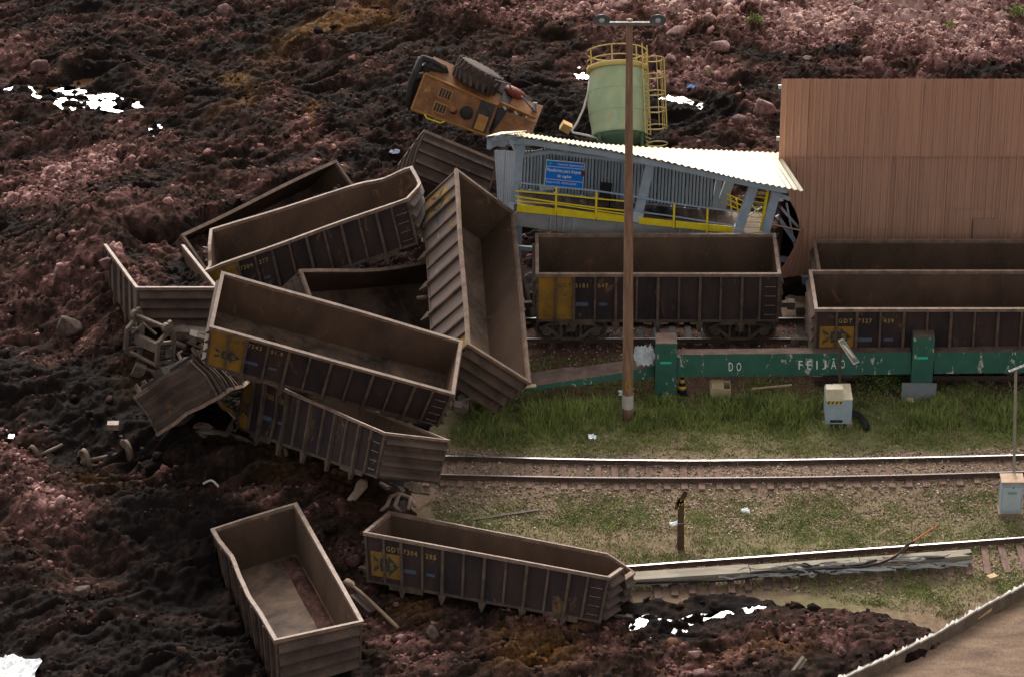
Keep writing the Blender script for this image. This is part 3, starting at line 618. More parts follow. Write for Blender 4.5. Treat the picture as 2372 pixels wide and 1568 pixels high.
YEL2 = {}
def wagon(key, label, num='7304.285', ylw='logo', side=-1, lit=False, dent=None, bogies=(False, False), coup=(True, True), cut=(-1, 1), logo_w=(.36, .80), nrib=True, marks=True, yend=False, holes=None, open_far=False):
    C8 = WAG[key]; c = [[[Vector(C8[i * 4 + j * 2 + k]) for k in (0, 1)] for j in (0, 1)] for i in (0, 1)]
    L = (c[1][0][0] - c[0][0][0]).length; W = (c[0][1][0] - c[0][0][0]).length; Hh = (c[0][0][1] - c[0][0][0]).length
    eu = (c[1][0][0] - c[0][0][0]).normalized(); ev = (c[0][1][0] - c[0][0][0]).normalized(); ew = (c[0][0][1] - c[0][0][0]).normalized()
    def wp(u, v, w):
        a = (u + 1) / 2; b = (v + 1) / 2
        p = Vector((0, 0, 0))
        for i in (0, 1):
            for j in (0, 1):
                for k in (0, 1):
                    p += c[i][j][k] * ((a if i else 1 - a) * (b if j else 1 - b) * (w if k else 1 - w))
        if dent: d = dent(u, v, w); p += eu * d[0] + ev * d[1] + ew * d[2]
        return p
    mid = wp(0, 0, 1); base = Vector((mid.x, mid.y, min(Vector(q).z for q in C8)))
    root = thing('ore_wagon', base, label, 'wagon', 'open ore wagons of the wrecked train')
    mu, mv, mw = 2 / L, 2 / W, 1 / Hh
    def slab(m, u0, u1, v0, v1, w0, w1, n=1, axis=0):
        """box in wagon space cut in n pieces along an axis so that it follows dents"""
        lo = [u0, v0, w0]; hi = [u1, v1, w1]
        st = []
        for i in range(n + 1):
            f = i / n; q0 = list(lo); q1 = list(hi)
            q0[axis] = q1[axis] = lo[axis] + (hi[axis] - lo[axis]) * f
            o = [x for x in (0, 1, 2) if x != axis]; ring = []
            for a, b in ((0, 0), (1, 0), (1, 1), (0, 1)):
                p = list(q0); p[o[0]] = (lo, hi)[a][o[0]]; p[o[1]] = (lo, hi)[b][o[1]]; ring.append(wp(*p))
            st.append(ring)
        vs = [p for r in st for p in r]; fs = [(3, 2, 1, 0), tuple(n * 4 + q for q in range(4))]
        for i in range(n):
            for q in range(4): fs.append((i * 4 + q, i * 4 + (q + 1) % 4, (i + 1) * 4 + (q + 1) % 4, (i + 1) * 4 + q))
        return m.add(vs, fs)
    def wall(name, mat_in, fixed, val, th, a0, a1, nu, nw, mat_out):
        """wall sheet with inner and outer skins"""
        def P(a, w, off):
            q = val + off * (1 if val > 0 else -1)
            return wp(a, q, w) if fixed == 'v' else wp(q, a, w)
        sp = mv if fixed == 'v' else mu
        m = MB(); gi = [[P(a0 + (a1 - a0) * i / nu, j / nw, -th * sp) for j in range(nw + 1)] for i in range(nu + 1)]
        go = [[P(a0 + (a1 - a0) * i / nu, j / nw, 0) for j in range(nw + 1)] for i in range(nu + 1)]
        m.sheet(go); no = len(m.f); m.sheet(gi)
        A = len(gi) * len(gi[0]); n1 = nw + 1
        for i in range(nu): m.f.append((i * n1, (i + 1) * n1, A + (i + 1) * n1, A + i * n1)); m.f.append((i * n1 + nw, (i + 1) * n1 + nw, A + (i + 1) * n1 + nw, A + i * n1 + nw))
        for j in range(nw): m.f.append((j, j + 1, A + j + 1, A + j)); m.f.append((nu * n1 + j, nu * n1 + j + 1, A + nu * n1 + j + 1, A + nu * n1 + j))
        if holes:
            m.f = [f for k_, f in enumerate(m.f) if not holes(name, val, f, m.v)]
            no = len(m.f) // 2
        o = m.build(name, mat_out, root); o.data.materials.append(mat_in)
        for p in o.data.polygons[no:]: p.material_index = 1
        return o
    u0, u1 = cut
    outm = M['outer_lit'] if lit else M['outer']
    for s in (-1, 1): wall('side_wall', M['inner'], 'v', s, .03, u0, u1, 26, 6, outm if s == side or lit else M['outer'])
    for s in ((u0,) if open_far else (u0, u1)): wall('end_wall', M['inner'], 'u', s, .03, -1, 1, 8, 6, M['end'])
    m = MB(); slab(m, u0, u1, -1 + .04 * mv, 1 - .04 * mv, .97, 1.0, 12); m.build('floor', M['floor'], root)
    for s in (-1, 1):
        m = MB(); a, b = sorted((s * (1 - .04 * mv), s * (1 + .09 * mv))); slab(m, u0 - .09 * mu, u1 + .09 * mu, a, b, -.06 * mw, .06 * mw, 26); m.build('rim', M['rim'], root)
    for s in ((u0,) if open_far else (u0, u1)):
        sg = 1 if s > 0 else -1
        m = MB(); a, b = sorted((s - sg * .04 * mu, s + sg * .088 * mu)); slab(m, a, b, -1 + .04 * mv, 1 - .04 * mv, -.058 * mw, .058 * mw, 8, 1); m.build('rim', M['rim'], root)
    fr = [.075, .150, .238, .325, .412, .50, .588, .675, .762, .850, .925]
    for s in (-1, 1):
        for k, f in enumerate(fr):
            u = -1 + 2 * f
            if u < u0 + .02 or u > u1 - .02: continue
            long = k % 2 == 1; m = MB(); a, b = sorted((s * (1 + .002 * mv), s * (1 + (.13 if long else .085) * mv)))
            hw = (.05 if long else .04) * mu
            slab(m, u - hw, u + hw, a, b, .062 * mw, 1.0 if long else .985, 6, 2)
            if long:     # post foot running to a point below the sill
                p = [wp(u + q * hw * (2.6 if q else 0), (a if s < 0 else b) * 1.0, 1.0) for q in (-1, 1)]
                o_, i_ = (a, b) if s < 0 else (b, a)
                m.add([wp(u - 3 * hw, o_, 1.0), wp(u + 3 * hw, o_, 1.0), wp(u + .6 * hw, o_, 1.22), wp(u - .6 * hw, o_, 1.22), wp(u - 3 * hw, i_, 1.0), wp(u + 3 * hw, i_, 1.0), wp(u + .6 * hw, i_, 1.22), wp(u - .6 * hw, i_, 1.22)],
                      [(0, 1, 2, 3), (7, 6, 5, 4), (0, 4, 5, 1), (1, 5, 6, 2), (2, 6, 7, 3), (3, 7, 4, 0)])
            m.build('rib', M['rib'], root)
    for s in ((u0,) if open_far else (u0, u1)):
        sg = 1 if s > 0 else -1
        for k in range(4):
            w = .19 + k * .24; m = MB(); vs = []
            n = 8
            for i in range(n + 1):
                v = -1 + .03 + (2 - .06) * i / n
                vs += [wp(s + sg * .002 * mu, v, w - .20 * mw), wp(s + sg * .20 * mu, v, w + .02 * mw), wp(s + sg * .20 * mu, v, w + .05 * mw), wp(s + sg * .002 * mu, v, w + .055 * mw)]
            fs = [(0, 1, 2, 3), tuple(n * 4 + q for q in (3, 2, 1, 0))]
            for i in range(n):
                for q in range(4): fs.append((i * 4 + q, (i + 1) * 4 + q, (i + 1) * 4 + (q + 1) % 4, i * 4 + (q + 1) % 4))
            m.add(vs, fs); m.build('end_rib', M['end'], root)
    for s in (-1, 1):
        for t in (u0, u1):
            sg = 1 if t > 0 else -1; m = MB()
            a, b = sorted((s * (1 - .02 * mv), s * (1 + .05 * mv))); a2_, b2 = sorted((t - sg * .02 * mu, t + sg * .06 * mu)); slab(m, a2_, b2, a, b, .062 * mw, 1.02, 6, 2); m.build('corner_post', M['rib'], root)
    m = MB(); slab(m, u0 + .01, u1 - .01, -.16, .16, 1.003, 1.003 + .28 * mw, 4)
    for t in (-.72, -.35, 0, .35, .72):
        if u0 < t < u1: slab(m, t - .02, t + .02, -.92, -.162, 1.003, 1.003 + .14 * mw); slab(m, t - .02, t + .02, .162, .92, 1.003, 1.003 + .14 * mw)
    m.build('underframe', M['shadow'], root)
    # side sill, deeper over the bogies
    for s in (-1, 1):
        m = MB(); a, b = sorted((s * (1 - .012 * mv), s * (1 + .03 * mv)))
        for p, q, dpt in ((-1, -.82, .02), (-.82, -.52, .16), (-.52, .52, .04), (.52, .82, .16), (.82, 1, .02)):
            p = max(p, u0); q = min(q, u1)
            if q > p: slab(m, p + .001, q - .001, a, b, 1.001 - .06 * mw, 1.001 + dpt * mw, 4)
        m.build('side_sill', M['rib'], root)
    # paint and writing on the side the camera sees
    s = side
    def S(a, b, ua, ub, wa, wb, off): # a along reading direction, b up
        f = ua + (ub - ua) * a; u = f if s < 0 else -f
        return wp(u, s * (1 + off * mv), wb + (wa - wb) * b)
    def patch(name, mat, ua, ub, wa, wb, off=.006, n=4):
        m = MB(); m.sheet([[S(i / n, j / 3, ua, ub, wa, wb, off) for j in range(4)] for i in range(n + 1)]); return m.build(name, mat, root)
    if marks:
        if ylw in ('full', 'fulllogo'): patch('yellow_panel', M['yellow'], -.995, -.71, .04, .985, .004)
        if ylw == 'logo': patch('yellow_panel', M['yellow'], -.97, -.715, logo_w[0], logo_w[1], .004)
        if ylw == 'narrow': patch('yellow_panel', M['yellow'], -.99, -.86, .05, .98, .004)
        if ylw in ('logo', 'fulllogo', 'narrow'):
            wa, wb = logo_w if ylw == 'logo' else (.42, .80); ua, ub = (-.96, -.73) if ylw != 'narrow' else (-.99, -.84)
            m = MB()
            q = lambda pts: m.add([S(a, b, ua, ub, wa, wb, .010) for a, b in pts], [tuple(range(len(pts)))])
            q([(.03, .86), (.36, .58), (.36, .42), (.03, .14), (.12, .50)]); q([(.30, .76), (.60, .76), (.64, .5), (.60, .24), (.30, .24), (.36, .5)]); q([(.62, .92), (.99, .50), (.62, .08)])
            m.build('logo', M['logo'], root)
            for ch, a in (('M', .12), ('R', .40), ('S', .66)):
                V, Fc, asp = text_geo(ch, .03); m = MB()
                m.add([S(a + v[0] * .16, .36 + v[1] * .28, ua, ub, wa, wb, .016) for v in V], Fc); m.build('logo_letter', M['yellow'], root)
        def txt(st, ua, w, hgt, off=.012, mat='letter', sp=1.25):
            V, Fc, asp = text_geo(st, .012, sp); m = MB(); wd = hgt * asp * .92 * mu
            m.add([S(v[0], v[1], ua, ua + wd, w - hgt * mw / 2, w + hgt * mw / 2, off) for v in V], Fc); m.build('lettering', M[mat], root)
        tw = .24 if ylw != 'fulllogo' else .20
        txt('GDT', -.835, tw, .17, mat='letter' if ylw == 'logo' else 'logo')
        txt(num[:4], -.69, tw, .17); txt(num[4:], -.50, tw, .17)
        patch('marking', M['bluegrey'], -.69, -.58, .60, .68, .006, 2); patch('marking', M['greymark'] if lit else M['bluegrey'], -.49, -.42, .61, .67, .006, 2)
        if lit: patch('marking', M['greymark'], -.10, .0, .72, .78, .006, 2)
        if yend: patch('yellow_panel', M['yellow'], .86, .995, .03, .985, .004)
    # couplers
    for t, on in ((u0, coup[0]), (u1, coup[1])):
        if not on: continue
        sg = 1 if t > 0 else -1; m = MB()
        m.bar(wp(t, 0, 1.0 + .14 * mw), wp(t + sg * .55 * mu, 0, 1.0 + .14 * mw), .2, .2, -ew)
        m.box(wp(t + sg * .62 * mu, 0, 1.0 + .14 * mw), (.28, .34, .30), Matrix((eu, ev, -ew)).transposed()); m.build('coupler', M['bogie'], root)
    for t, on in ((-.72, bogies[0]), (.70, bogies[1])):
        if on: bogie_parts(root, wp(t, 0, 1.0) + ew * (.62 if on is True else on), eu, ev, -ew)
    # end ladder rungs beside each corner
    for k in range(4):
        m = MB(); w = .25 + k * .2; m.tube([wp(u1 - .02 - .10 * 0, -1 - .07 * mv, w), wp(u1 - .02 - .40 * mu, -1 - .07 * mv, w)], .014, 5); m.build('ladder_rung', M['rim'], root)
    root['wp'] = 0; del root['wp']
    return root, wp

def g1(x, c, s): return math.exp(-((x - c) / s) ** 2)
def d6(u, v, w):
    r = [0, 0, 0]
    if v > 0: r[1] += .20 * g1(u, .80, .25) * (1 - w); r[2] += .16 * g1(u, .72, .16) * (1 - w)
    r[1] += (-.55 if v < 0 else 0.) * g1(u, 1.0, .07) * (1 - w) * 0
    if u > .9: r[0] += .42 * (1 - abs(v + .1)) * (1 - .7 * w); r[2] += .15 * (1 - abs(v)) * (1 - w)
    if u < -.93: r[0] += .55 * (1 - w) * max(0, .5 - v * .6) * 0; r[2] += .75 * (1 - w) * max(0., -v + .15) * g1(v, -.2, .45)
    r[1] += .03 * math.sin(u * 5) * (1 - w)
    return r
def d4(u, v, w):
    return (0, .025 * math.sin(u * 4 + 1) * (1 - w) * (1 if v > 0 else -.6), 0)
def d5(u, v, w):
    return (0, (.05 * g1(u, .1, .5)) * (1 - w) * (1 if v > 0 else -.3), 0)
def d13(u, v, w):
    r = [0, 0, 0]
    if v > 0: r[1] = -.12 * max(0, 1 - abs(u - .45) / .35) * (1 - .5 * w) + .10 * max(0, 1 - abs(u + .25) / .3) * (1 - w) * .6
    if u > .9: r[0] = .03 * (1 - v * v) * (1 - w)
    return r
def d14(u, v, w):
    r = [0, 0, 0]
    if v > 0: r[2] = .35 * max(0, (u - .80) / .2) * (1 - w); r[1] -= .22 * max(0, (u - .80) / .2) * (1 - w)
    
    return r
def d12(u, v, w):
    r = [0, 0, 0]
    if v < 0: r[1] = .03 * math.sin(u * 8) + .10 * g1(u, -.5, .15) * math.sin(w * 3)
    return r
def d7(u, v, w): return (0, .03 * math.sin(u * 3), 0)
def d8(u, v, w):
    return (0, -.20 * g1(u, -.35, .5) * (1 - w) if v > 0 else 0, .10 * g1(u, -.2, .4) * (1 - w))
def d9(u, v, w):
    return (0, .10 * math.sin(w * 3) * (v > 0), 0)
def d10(u, v, w):
    return (0, 0, 0)
def d11(u, v, w):
    tri = lambda x: abs((x % 2) - 1) - .5
    return (.14 * tri(v * 1.3 + w) , .12 * tri(w * 2 + u), .04 * tri(v * 2.3) + .10 * tri(u * 2 + v))
wagon('W1', 'upright ore wagon with yellow left end on the rear track behind the utility pole', '3181647', 'full', bogies=(.70, .70))
wagon('W2', 'ore wagon beside the brown building, mostly hidden by the wagon in front', '7311902', 'none', marks=False)
wagon('W3', 'upright ore wagon behind the green beam with an orange logo at its left end', '7327439', 'logo', bogies=(.70, .70), yend=True)
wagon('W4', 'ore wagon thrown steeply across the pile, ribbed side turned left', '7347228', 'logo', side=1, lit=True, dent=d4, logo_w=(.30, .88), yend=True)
_, wp4 = (None, None)
wagon('W5', 'ore wagon lying on top of the pile front with full yellow logo end', '734301.9', 'fulllogo', dent=d5, bogies=(False, False))
wagon('W6', 'bent ore wagon numbered 7304277 behind the pile, with a crushed left end', '7304277', 'full', dent=d6)
wagon('W7', 'dark ore wagon half buried furthest back in the pile', '7301155', 'none', marks=False, dent=d7, cut=(-.86, 1))
wagon('W8', 'dark ore wagon tipped over in the middle of the pile under the steep one', '7302214', 'none', marks=False, dent=d8)
wagon('W9', 'ore wagon nosed into the mud with its end wall up below the orange loader', '7309001', 'none', marks=False, dent=d9)
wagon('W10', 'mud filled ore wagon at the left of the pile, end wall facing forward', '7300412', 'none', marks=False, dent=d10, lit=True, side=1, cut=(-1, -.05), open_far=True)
wagon('W11', 'crushed and overturned ore wagon with torn yellow corner at the lower left of the pile', '7300413', 'none', marks=False, dent=d11, coup=(False, False))
wagon('W12', 'ore wagon on its side at the bottom of the pile beneath the yellow logo wagon', '7322158', 'narrow', dent=d12, lit=False)
wagon('W13', 'empty ore wagon with a buckled left side lying alone at the bottom left', '7306330', 'none', marks=False, side=1, dent=d13)
wagon('W14', 'rusty ore wagon numbered 7304285 leaning in the mud at the bottom centre', '7304285', 'logo', dent=d14, logo_w=(.34, .86))

# mud lying in the mud filled wagon
def mud_fill(key, w0, cut=(-.93, .9), amp=.5):
    C8 = [np.array(q) for q in WAG[key]]
    n, k = 150, 50; u = np.linspace(cut[0], cut[1], n); v = np.linspace(-.97, .97, k); U, Vv = np.meshgrid(u, v)
    P = np.zeros(U.shape + (3,)); a = (U + 1) / 2; b = (Vv + 1) / 2
    c1, _ = clods(U * 4.8, Vv * 1.6, .5, .5, 301); c2, i2 = clods(U * 4.8, Vv * 1.6, .25, .6, 305)
    hh = fbm(U * 3, Vv * 1.5, 300, 5, .6)
    w = w0 - (hh - .5) * amp - .16 * c1 - .12 * c2
    for i in (0, 1):
        for j in (0, 1):
            for kk_ in (0, 1):
                P += C8[i * 4 + j * 2 + kk_] * ((a if i else 1 - a) * (b if j else 1 - b) * (w if kk_ else 1 - w))[..., None]
    idx = np.arange(U.size).reshape(U.shape); Fq = np.stack([idx[:-1, :-1], idx[:-1, 1:], idx[1:, 1:], idx[1:, :-1]], -1).reshape(-1, 4)
    return mesh_np('mud_load', P.reshape(-1, 3), Fq, M['mud'], {'tone': (.30 + (hh - .5) * 1.6 + (i2 - .5) * .25).ravel(), 'ochre': np.zeros(U.size)}, smooth=True)
tag(mud_fill('W10', .26, (-.97, .12)), 'reddish mud filling the wagon at the left of the pile', 'mud load', kind='stuff')
c = WAG['W10']; pz = Vector(c[2]) * .55 + Vector(c[0]) * .45
# ore residue along one side of the lone wagon's floor
def residue(key, label, vlo, vhi, w0):
    C8 = [np.array(q) for q in WAG[key]]; n, k = 130, 26
    U, Vv = np.meshgrid(np.linspace(-.95, .92, n), np.linspace(vlo, vhi, k)); P = np.zeros(U.shape + (3,)); a = (U + 1) / 2; b = (Vv + 1) / 2
    q = np.abs((Vv - (vlo + vhi) / 2) / (vhi - vlo) * 2); w = .985 - w0 * np.clip(1 - q ** 2, 0, 1) * (.3 + fbm(U * 6, Vv * 3, 310, 5, .65) * 1.4)
    for i in (0, 1):
        for j in (0, 1):
            for kk_ in (0, 1): P += C8[i * 4 + j * 2 + kk_] * ((a if i else 1 - a) * (b if j else 1 - b) * (w if kk_ else 1 - w))[..., None]
    idx = np.arange(U.size).reshape(U.shape); Fq = np.stack([idx[:-1, :-1], idx[:-1, 1:], idx[1:, 1:], idx[1:, :-1]], -1).reshape(-1, 4)
    tag(mesh_np('ore_residue', P.reshape(-1, 3), Fq, M['mud'], {'tone': (.22 + fbm(U * 8, Vv * 4, 311, 4) * .3).ravel(), 'ochre': np.zeros(U.size)}), label, 'ore residue', kind='stuff')
residue('W13', 'dark crumbs of ore left on the floor of the lone wagon', -.97, -.50, .07)

# ------------------------------------------------------------------ railway tracks
M['rail'] = weathered('rail_web_rust', (0.060, 0.036, 0.028), (0.13, 0.075, 0.055), .8, 3)
mt, nt, b = mat_new('worn_rail_head'); b.inputs['Base Color'].default_value = (.34, .34, .33, 1); b.inputs['Metallic'].default_value = 1; b.inputs['Roughness'].default_value = .42; M['railtop'] = mt
mt, nt, b = mat_new('dull_rail_head'); b.inputs['Base Color'].default_value = (.20, .16, .14, 1); b.inputs['Metallic'].default_value = .0; b.inputs['Roughness'].default_value = .55; M['raildull'] = mt
M['sleeper'] = weathered('dusty_timber_sleeper', (0.10, 0.058, 0.045), (0.24, 0.15, 0.115), .9, 2.0, streak=(3, 1, 1))
def rail(P, name, parent, top='railtop', seg=120, w=.075, h=.17):
    xs = np.linspace(P[0, 0], P[-1, 0], seg)
    from_ = [np.interp(xs, P[:, 0], P[:, i]) for i in (1, 2)]
    ys = np.convolve(np.pad(from_[0], 3, 'edge'), np.ones(7) / 7, 'valid')
    pts = [Vector((x, y, z)) for x, y, z in zip(xs, ys, from_[1])]
    prof = [(-.075, -h), (.075, -h), (.075, -h + .02), (.012, -h + .04), (.012, -.05), (.036, -.035), (.036, -.004), (-.036, -.004), (-.036, -.035), (-.012, -.05), (-.012, -h + .04), (-.075, -h + .02)]
    m = MB(); vs = [p + Vector((0, a, b_)) for p in pts for a, b_ in prof]; n = len(prof); fs = []
    for i in range(len(pts) - 1):
        for k in range(n): fs.append((i * n + k, i * n + (k + 1) % n, (i + 1) * n + (k + 1) % n, (i + 1) * n + k))
    m.add(vs, fs); r = m.build('rail', M['rail'], parent)
    m = MB(); m.sheet([[p + Vector((0, -.034, 0)), p + Vector((0, .034, 0))] for p in pts], (0, 0, -.003)); m.build('rail_head', M[top], r)
    return pts
def sleepers(parent, xs, yf, yn, z, over=.48, jit=.02, mat='sleeper', tilt=0.0):
    for x in xs:
        y1 = float(yf(x)) + over * .7; y0 = float(yn(x)) - over; m = MB(); a = random.uniform(-jit, jit)
        m.bar((x - a, y0 + random.uniform(-.07, .07), z - .09 + random.uniform(-.012, .012)), (x + a + tilt * (y1 - y0), y1, z - .09), .23, .18); m.build('sleeper', M[mat], parent)
tr = thing('railway_track', (5, float(lerp_y(RF, 5)), 0), 'near railway track with shiny far rail crossing the green yard', 'railway track')
rail(RF, 'rail', tr); rail(RN, 'rail', tr, 'raildull')
sleepers(tr, np.arange(-3.0, 33.0, .60), lambda x: lerp_y(RF, x), lambda x: lerp_y(RN, x), zr - .165)
for P in (RF, RN):
    for x in np.arange(-2.4, 20, .60):
        pass
tr2 = thing('railway_track', (12, float(lerp_y(R2, 12)), 0), 'half buried railway track with one shiny rail, running from the leaning wagon to the right', 'railway track')
rail(R2, 'rail', tr2)
sleepers(tr2, list(np.arange(4.8, 32.0, .62)), lambda x: lerp_y(R2, x) - .1, lambda x: lerp_y(R2, x) - 1.55, zr - .28, over=.25, jit=.05)
tr3 = thing('railway_track', (5, REAR_Y, 0), 'rear railway track under the upright wagons', 'railway track')
WC = (WAG['W1'][0][1] + WAG['W1'][2][1]) / 2
RR1 = np.array([(-1, WC - .8, .22), (24, WC - .8, .22)]); RR2 = np.array([(-1, WC + .8, .22), (24, WC + .8, .22)])
rail(RR1, 'rail', tr3, 'raildull'); rail(RR2, 'rail', tr3, 'raildull')
sleepers(tr3, np.arange(1.2, 20, .6), lambda x: WC + .8, lambda x: WC - .8, .04, over=.3, mat='shadow')  # dark colour paints the shade under the wagons onto the sleepers
W3C = (WAG['W3'][0][1] + WAG['W3'][2][1]) / 2
tr4 = thing('railway_track', (15, W3C, 0), 'railway track under the front right wagon', 'railway track')
rail(np.array([(11, W3C - .8, .2), (24, W3C - .8, .2)]), 'rail', tr4, 'raildull'); rail(np.array([(11, W3C + .8, .2), (24, W3C + .8, .2)]), 'rail', tr4, 'raildull')
sleepers(tr4, np.arange(11.2, 23, .6), lambda x: W3C + .8, lambda x: W3C - .8, .04, over=.3, mat='shadow')  # sleepers coloured dark in place of the shade beneath this wagon

# ------------------------------------------------------------------ green concrete beam on posts
def green_mat():
    m, nt, b = mat_new('peeling_green_paint'); v = objvec(nt); n1 = noise_n(nt, 1.4, 5, .6, v)
    v2 = objvec(nt, (1.5, 1, .6)); n2 = noise_n(nt, 1.9, 5, .68, v2, .5); n3 = noise_n(nt, 9, 4, .6, v2)
    g = ramp_n(nt, n1, [(.3, (.030, .098, .068)), (.7, (.045, .135, .095))])
    f = math_n(nt, 'ADD', math_n(nt, 'MULTIPLY', n2, .72), math_n(nt, 'MULTIPLY', n3, .28))
    c = mix_n(nt, ramp_n(nt, f, [(.58, 0.0), (.595, 1.0)]), g, (.44, .41, .35))
    nt.links.new(c, b.inputs['Base Color']); b.inputs['Roughness'].default_value = .7; b.inputs['Specular IOR Level'].default_value = .2; bump_n(nt, b, f, .2, .02); return m
M['green'] = green_mat(); M['conc_top'] = weathered('muddy_concrete_top', (0.075, 0.048, 0.038), (0.16, 0.108, 0.085), .9, 2.2)
mt, nt, b = mat_new('white_lettering'); b.inputs['Base Color'].default_value = (.75, .78, .74, 1); b.inputs['Roughness'].default_value = .7; M['white'] = mt
mt, nt, b = mat_new('pale_green_marking'); b.inputs['Base Color'].default_value = (.03, .50, .36, 1); b.inputs['Roughness'].default_value = .6; M['mint'] = mt
PY = at(1540, 920, 0)[1]
def gpost(ul, ur, vtop, vtt, label):
    a = aty(ul, 860, PY); b = aty(ur, 860, PY); zt = aty(ul, vtop, PY)[2]; yb = at(ul, vtt, zt)[1]
    cx = (a[0] + b[0]) / 2; w = b[0] - a[0]; root = thing('concrete_post', (cx, (PY + yb) / 2, 0), label, 'post', 'green posts carrying the lettered beam')
    m = MB(); m.box((cx, (PY + yb) / 2, zt / 2 - .3), (w, yb - PY, zt + .6 - .004)); m.build('shaft', M['green'], root)
    m = MB(); m.box((cx, (PY + yb) / 2, zt + .008), (w - .03, yb - PY - .03, .02)); m.build('top_face', M['conc_top'], root)
    q = aty((ul + ur) / 2, 840 if ul < 1800 else 829, PY - .006); m = MB(); m.box((q[0], PY - .004, q[2]), (.40, .006, .09)); m.build('marking', M['mint'], root)
    return cx, w, yb
p1 = gpost(1518, 1567, 797, 772, 'green concrete post beside the utility pole with a mint dash')
p2 = gpost(2112, 2161, 783, 760, 'green concrete post in front of the orange logo wagon, sheet at its foot')
BY = PY + .12
bt = thing('concrete_beam', (14, BY, 1), 'long green beam with white letters DO FEIJÃO between and beyond the posts', 'beam')
bm_ = [(1568, 822, 873), (2111, 817, 866), (2163, 817, 865), (2480, 813, 862)]
for (u0_, t0, b0), (u1_, t1, b1) in ((bm_[0], bm_[1]), (bm_[2], bm_[3])):
    A = aty(u0_, t0, BY); B = aty(u1_, t1, BY); C_ = aty(u0_, b0, BY); D_ = aty(u1_, b1, BY); T = Vector((0, .42, 0))
    m = MB(); f = [Vector(C_), Vector(D_), Vector(B), Vector(A)]
    m.hexa([f[0], f[1], f[1] + T, f[0] + T, f[3], f[2], f[2] + T, f[3] + T]); m.build('beam_span', M['green'], bt)
    m = MB(); e = Vector((0, 0, .012)); m.hexa([f[3] + Vector((0, .01, .002)), f[2] + Vector((0, .01, .002)), f[2] + T, f[3] + T, f[3] + e + Vector((0, .01, 0)), f[2] + e + Vector((0, .01, 0)), f[2] + T + e, f[3] + T + e]); m.build('top_face', M['conc_top'], bt)
def btext(ch, u, vb, wpx, hpx, y=BY):
    V, Fc, asp = text_geo(ch, .0); m = MB()
    m.add([aty(u + p[0] * wpx, vb - p[1] * hpx, y - .008) for p in V], Fc); m.build('letter', M['white'], bt)
for ch, u, vb, w_, h_ in (('D', 1688, 859, 10, 20), ('O', 1706, 859, 11, 20), ('F', 1850, 855, 9, 20), ('E', 1870, 855, 9, 20), ('I', 1891, 855, 3, 20), ('J', 1905, 855, 9, 21), ('Ã', 1925, 854, 12, 25), ('O', 1947, 853, 10, 20)): btext(ch, u, vb, w_, h_)
# fallen left part of the beam
ftop = thing('fallen_beam', at(1300, 885, .3), 'fallen green beam leaning from the post down to the pile, brown top', 'beam')
A0 = Vector(aty(1516, 880, PY + .15)); A1 = Vector((A0.x, A0.y, A0.z + .62)); 
def seg(m, P, Q, dn, wd):      # beam body between P and Q (top front edge), thickness down dn, width back wd
    P = Vector(P); Q = Vector(Q); Tn = Vector((0, wd, .10)); Dn = Vector((0, -.03, -dn)); m.hexa([P + Dn, Q + Dn, Q + Dn + Tn, P + Dn + Tn, P, Q, Q + Tn, P + Tn])
PL = [at(1035, 921, .55), at(1205, 899, .68), at(1330, 880, .82), at(1445, 863, .96), at(1516, 847, 1.12)]
for i in range(4):
    m = MB(); seg(m, PL[i], PL[i + 1], (.16, .16, .24, .42)[i], .95 - .12 * i); m.build('beam_span', M['green'], ftop)
    m = MB(); P = Vector(PL[i]); Q = Vector(PL[i + 1]); wd = .95 - .12 * i; e = Vector((0, 0, .012)); m.hexa([P + e * .2, Q + e * .2, Q + Vector((0, wd, .10)) + e * .2, P + Vector((0, wd, .10)) + e * .2, P + e, Q + e, Q + Vector((0, wd, .10)) + e, P + Vector((0, wd, .10)) + e]); m.build('top_face', M['conc_top'], ftop)
M['beige'] = weathered('bare_beige_concrete', (.42, .30, .16), (.55, .42, .26), .85, 3)
q = [at(1204, 893, .76), at(1243, 888, .79), at(1240, 898, .70), at(1203, 903, .66)]
m = MB(); m.box(at(1222, 894, .78), (.62, .20, .05), Matrix.Rotation(.12, 3, 'Z')); m.build('bare_patch', M['beige'], ftop)

# plastic sheeting blown against the post
mt, nt, b = mat_new('grey_plastic_film'); b.inputs['Base Color'].default_value = (.50, .52, .53, 1); b.inputs['Roughness'].default_value = .35; M['film'] = mt
M['whitefilm'] = weathered('white_tarpaulin', (.84, .85, .83), (.90, .90, .88), .55, 1.5)
def crumple(c, w, h_, mat, label, cat, name, seed=0, amp=.12, lay=.6, n=14, rz=0, zr_=None):
    rs = np.random.default_rng(seed); m = MB(); g = []
    for i in range(n + 1):
        r = []
        for j in range(n + 1):
            a = (i / n - .5); b_ = (j / n - .5); k = 1 - .35 * abs(math.sin(3 * math.atan2(b_, a + 1e-6) + seed)) * (abs(a) + abs(b_))
            x = a * w * k; y = b_ * h_ * k * lay; z = abs(rs.normal()) * amp + (b_ + .5) * h_ * (1 - lay) * .9
            r.append((c[0] + x * math.cos(rz) - y * math.sin(rz), c[1] + x * math.sin(rz) + y * math.cos(rz), c[2] + z))
        g.append(r)
    m.sheet(g); return solo(m, name, mat, label, cat)
crumple(at(1492, 842, 1.18), .85, 1.1, M['film'], 'crumpled grey plastic film caught between the utility pole and the green post', 'plastic sheet', 'plastic_sheet', 3, .10, .5)
q = at(1450, 912, .3); crumple(q, .6, .4, M['film'], 'scrap of white plastic in the grass at the foot of the utility pole', 'plastic scrap', 'plastic_scrap', 4, .05, .8, 6)

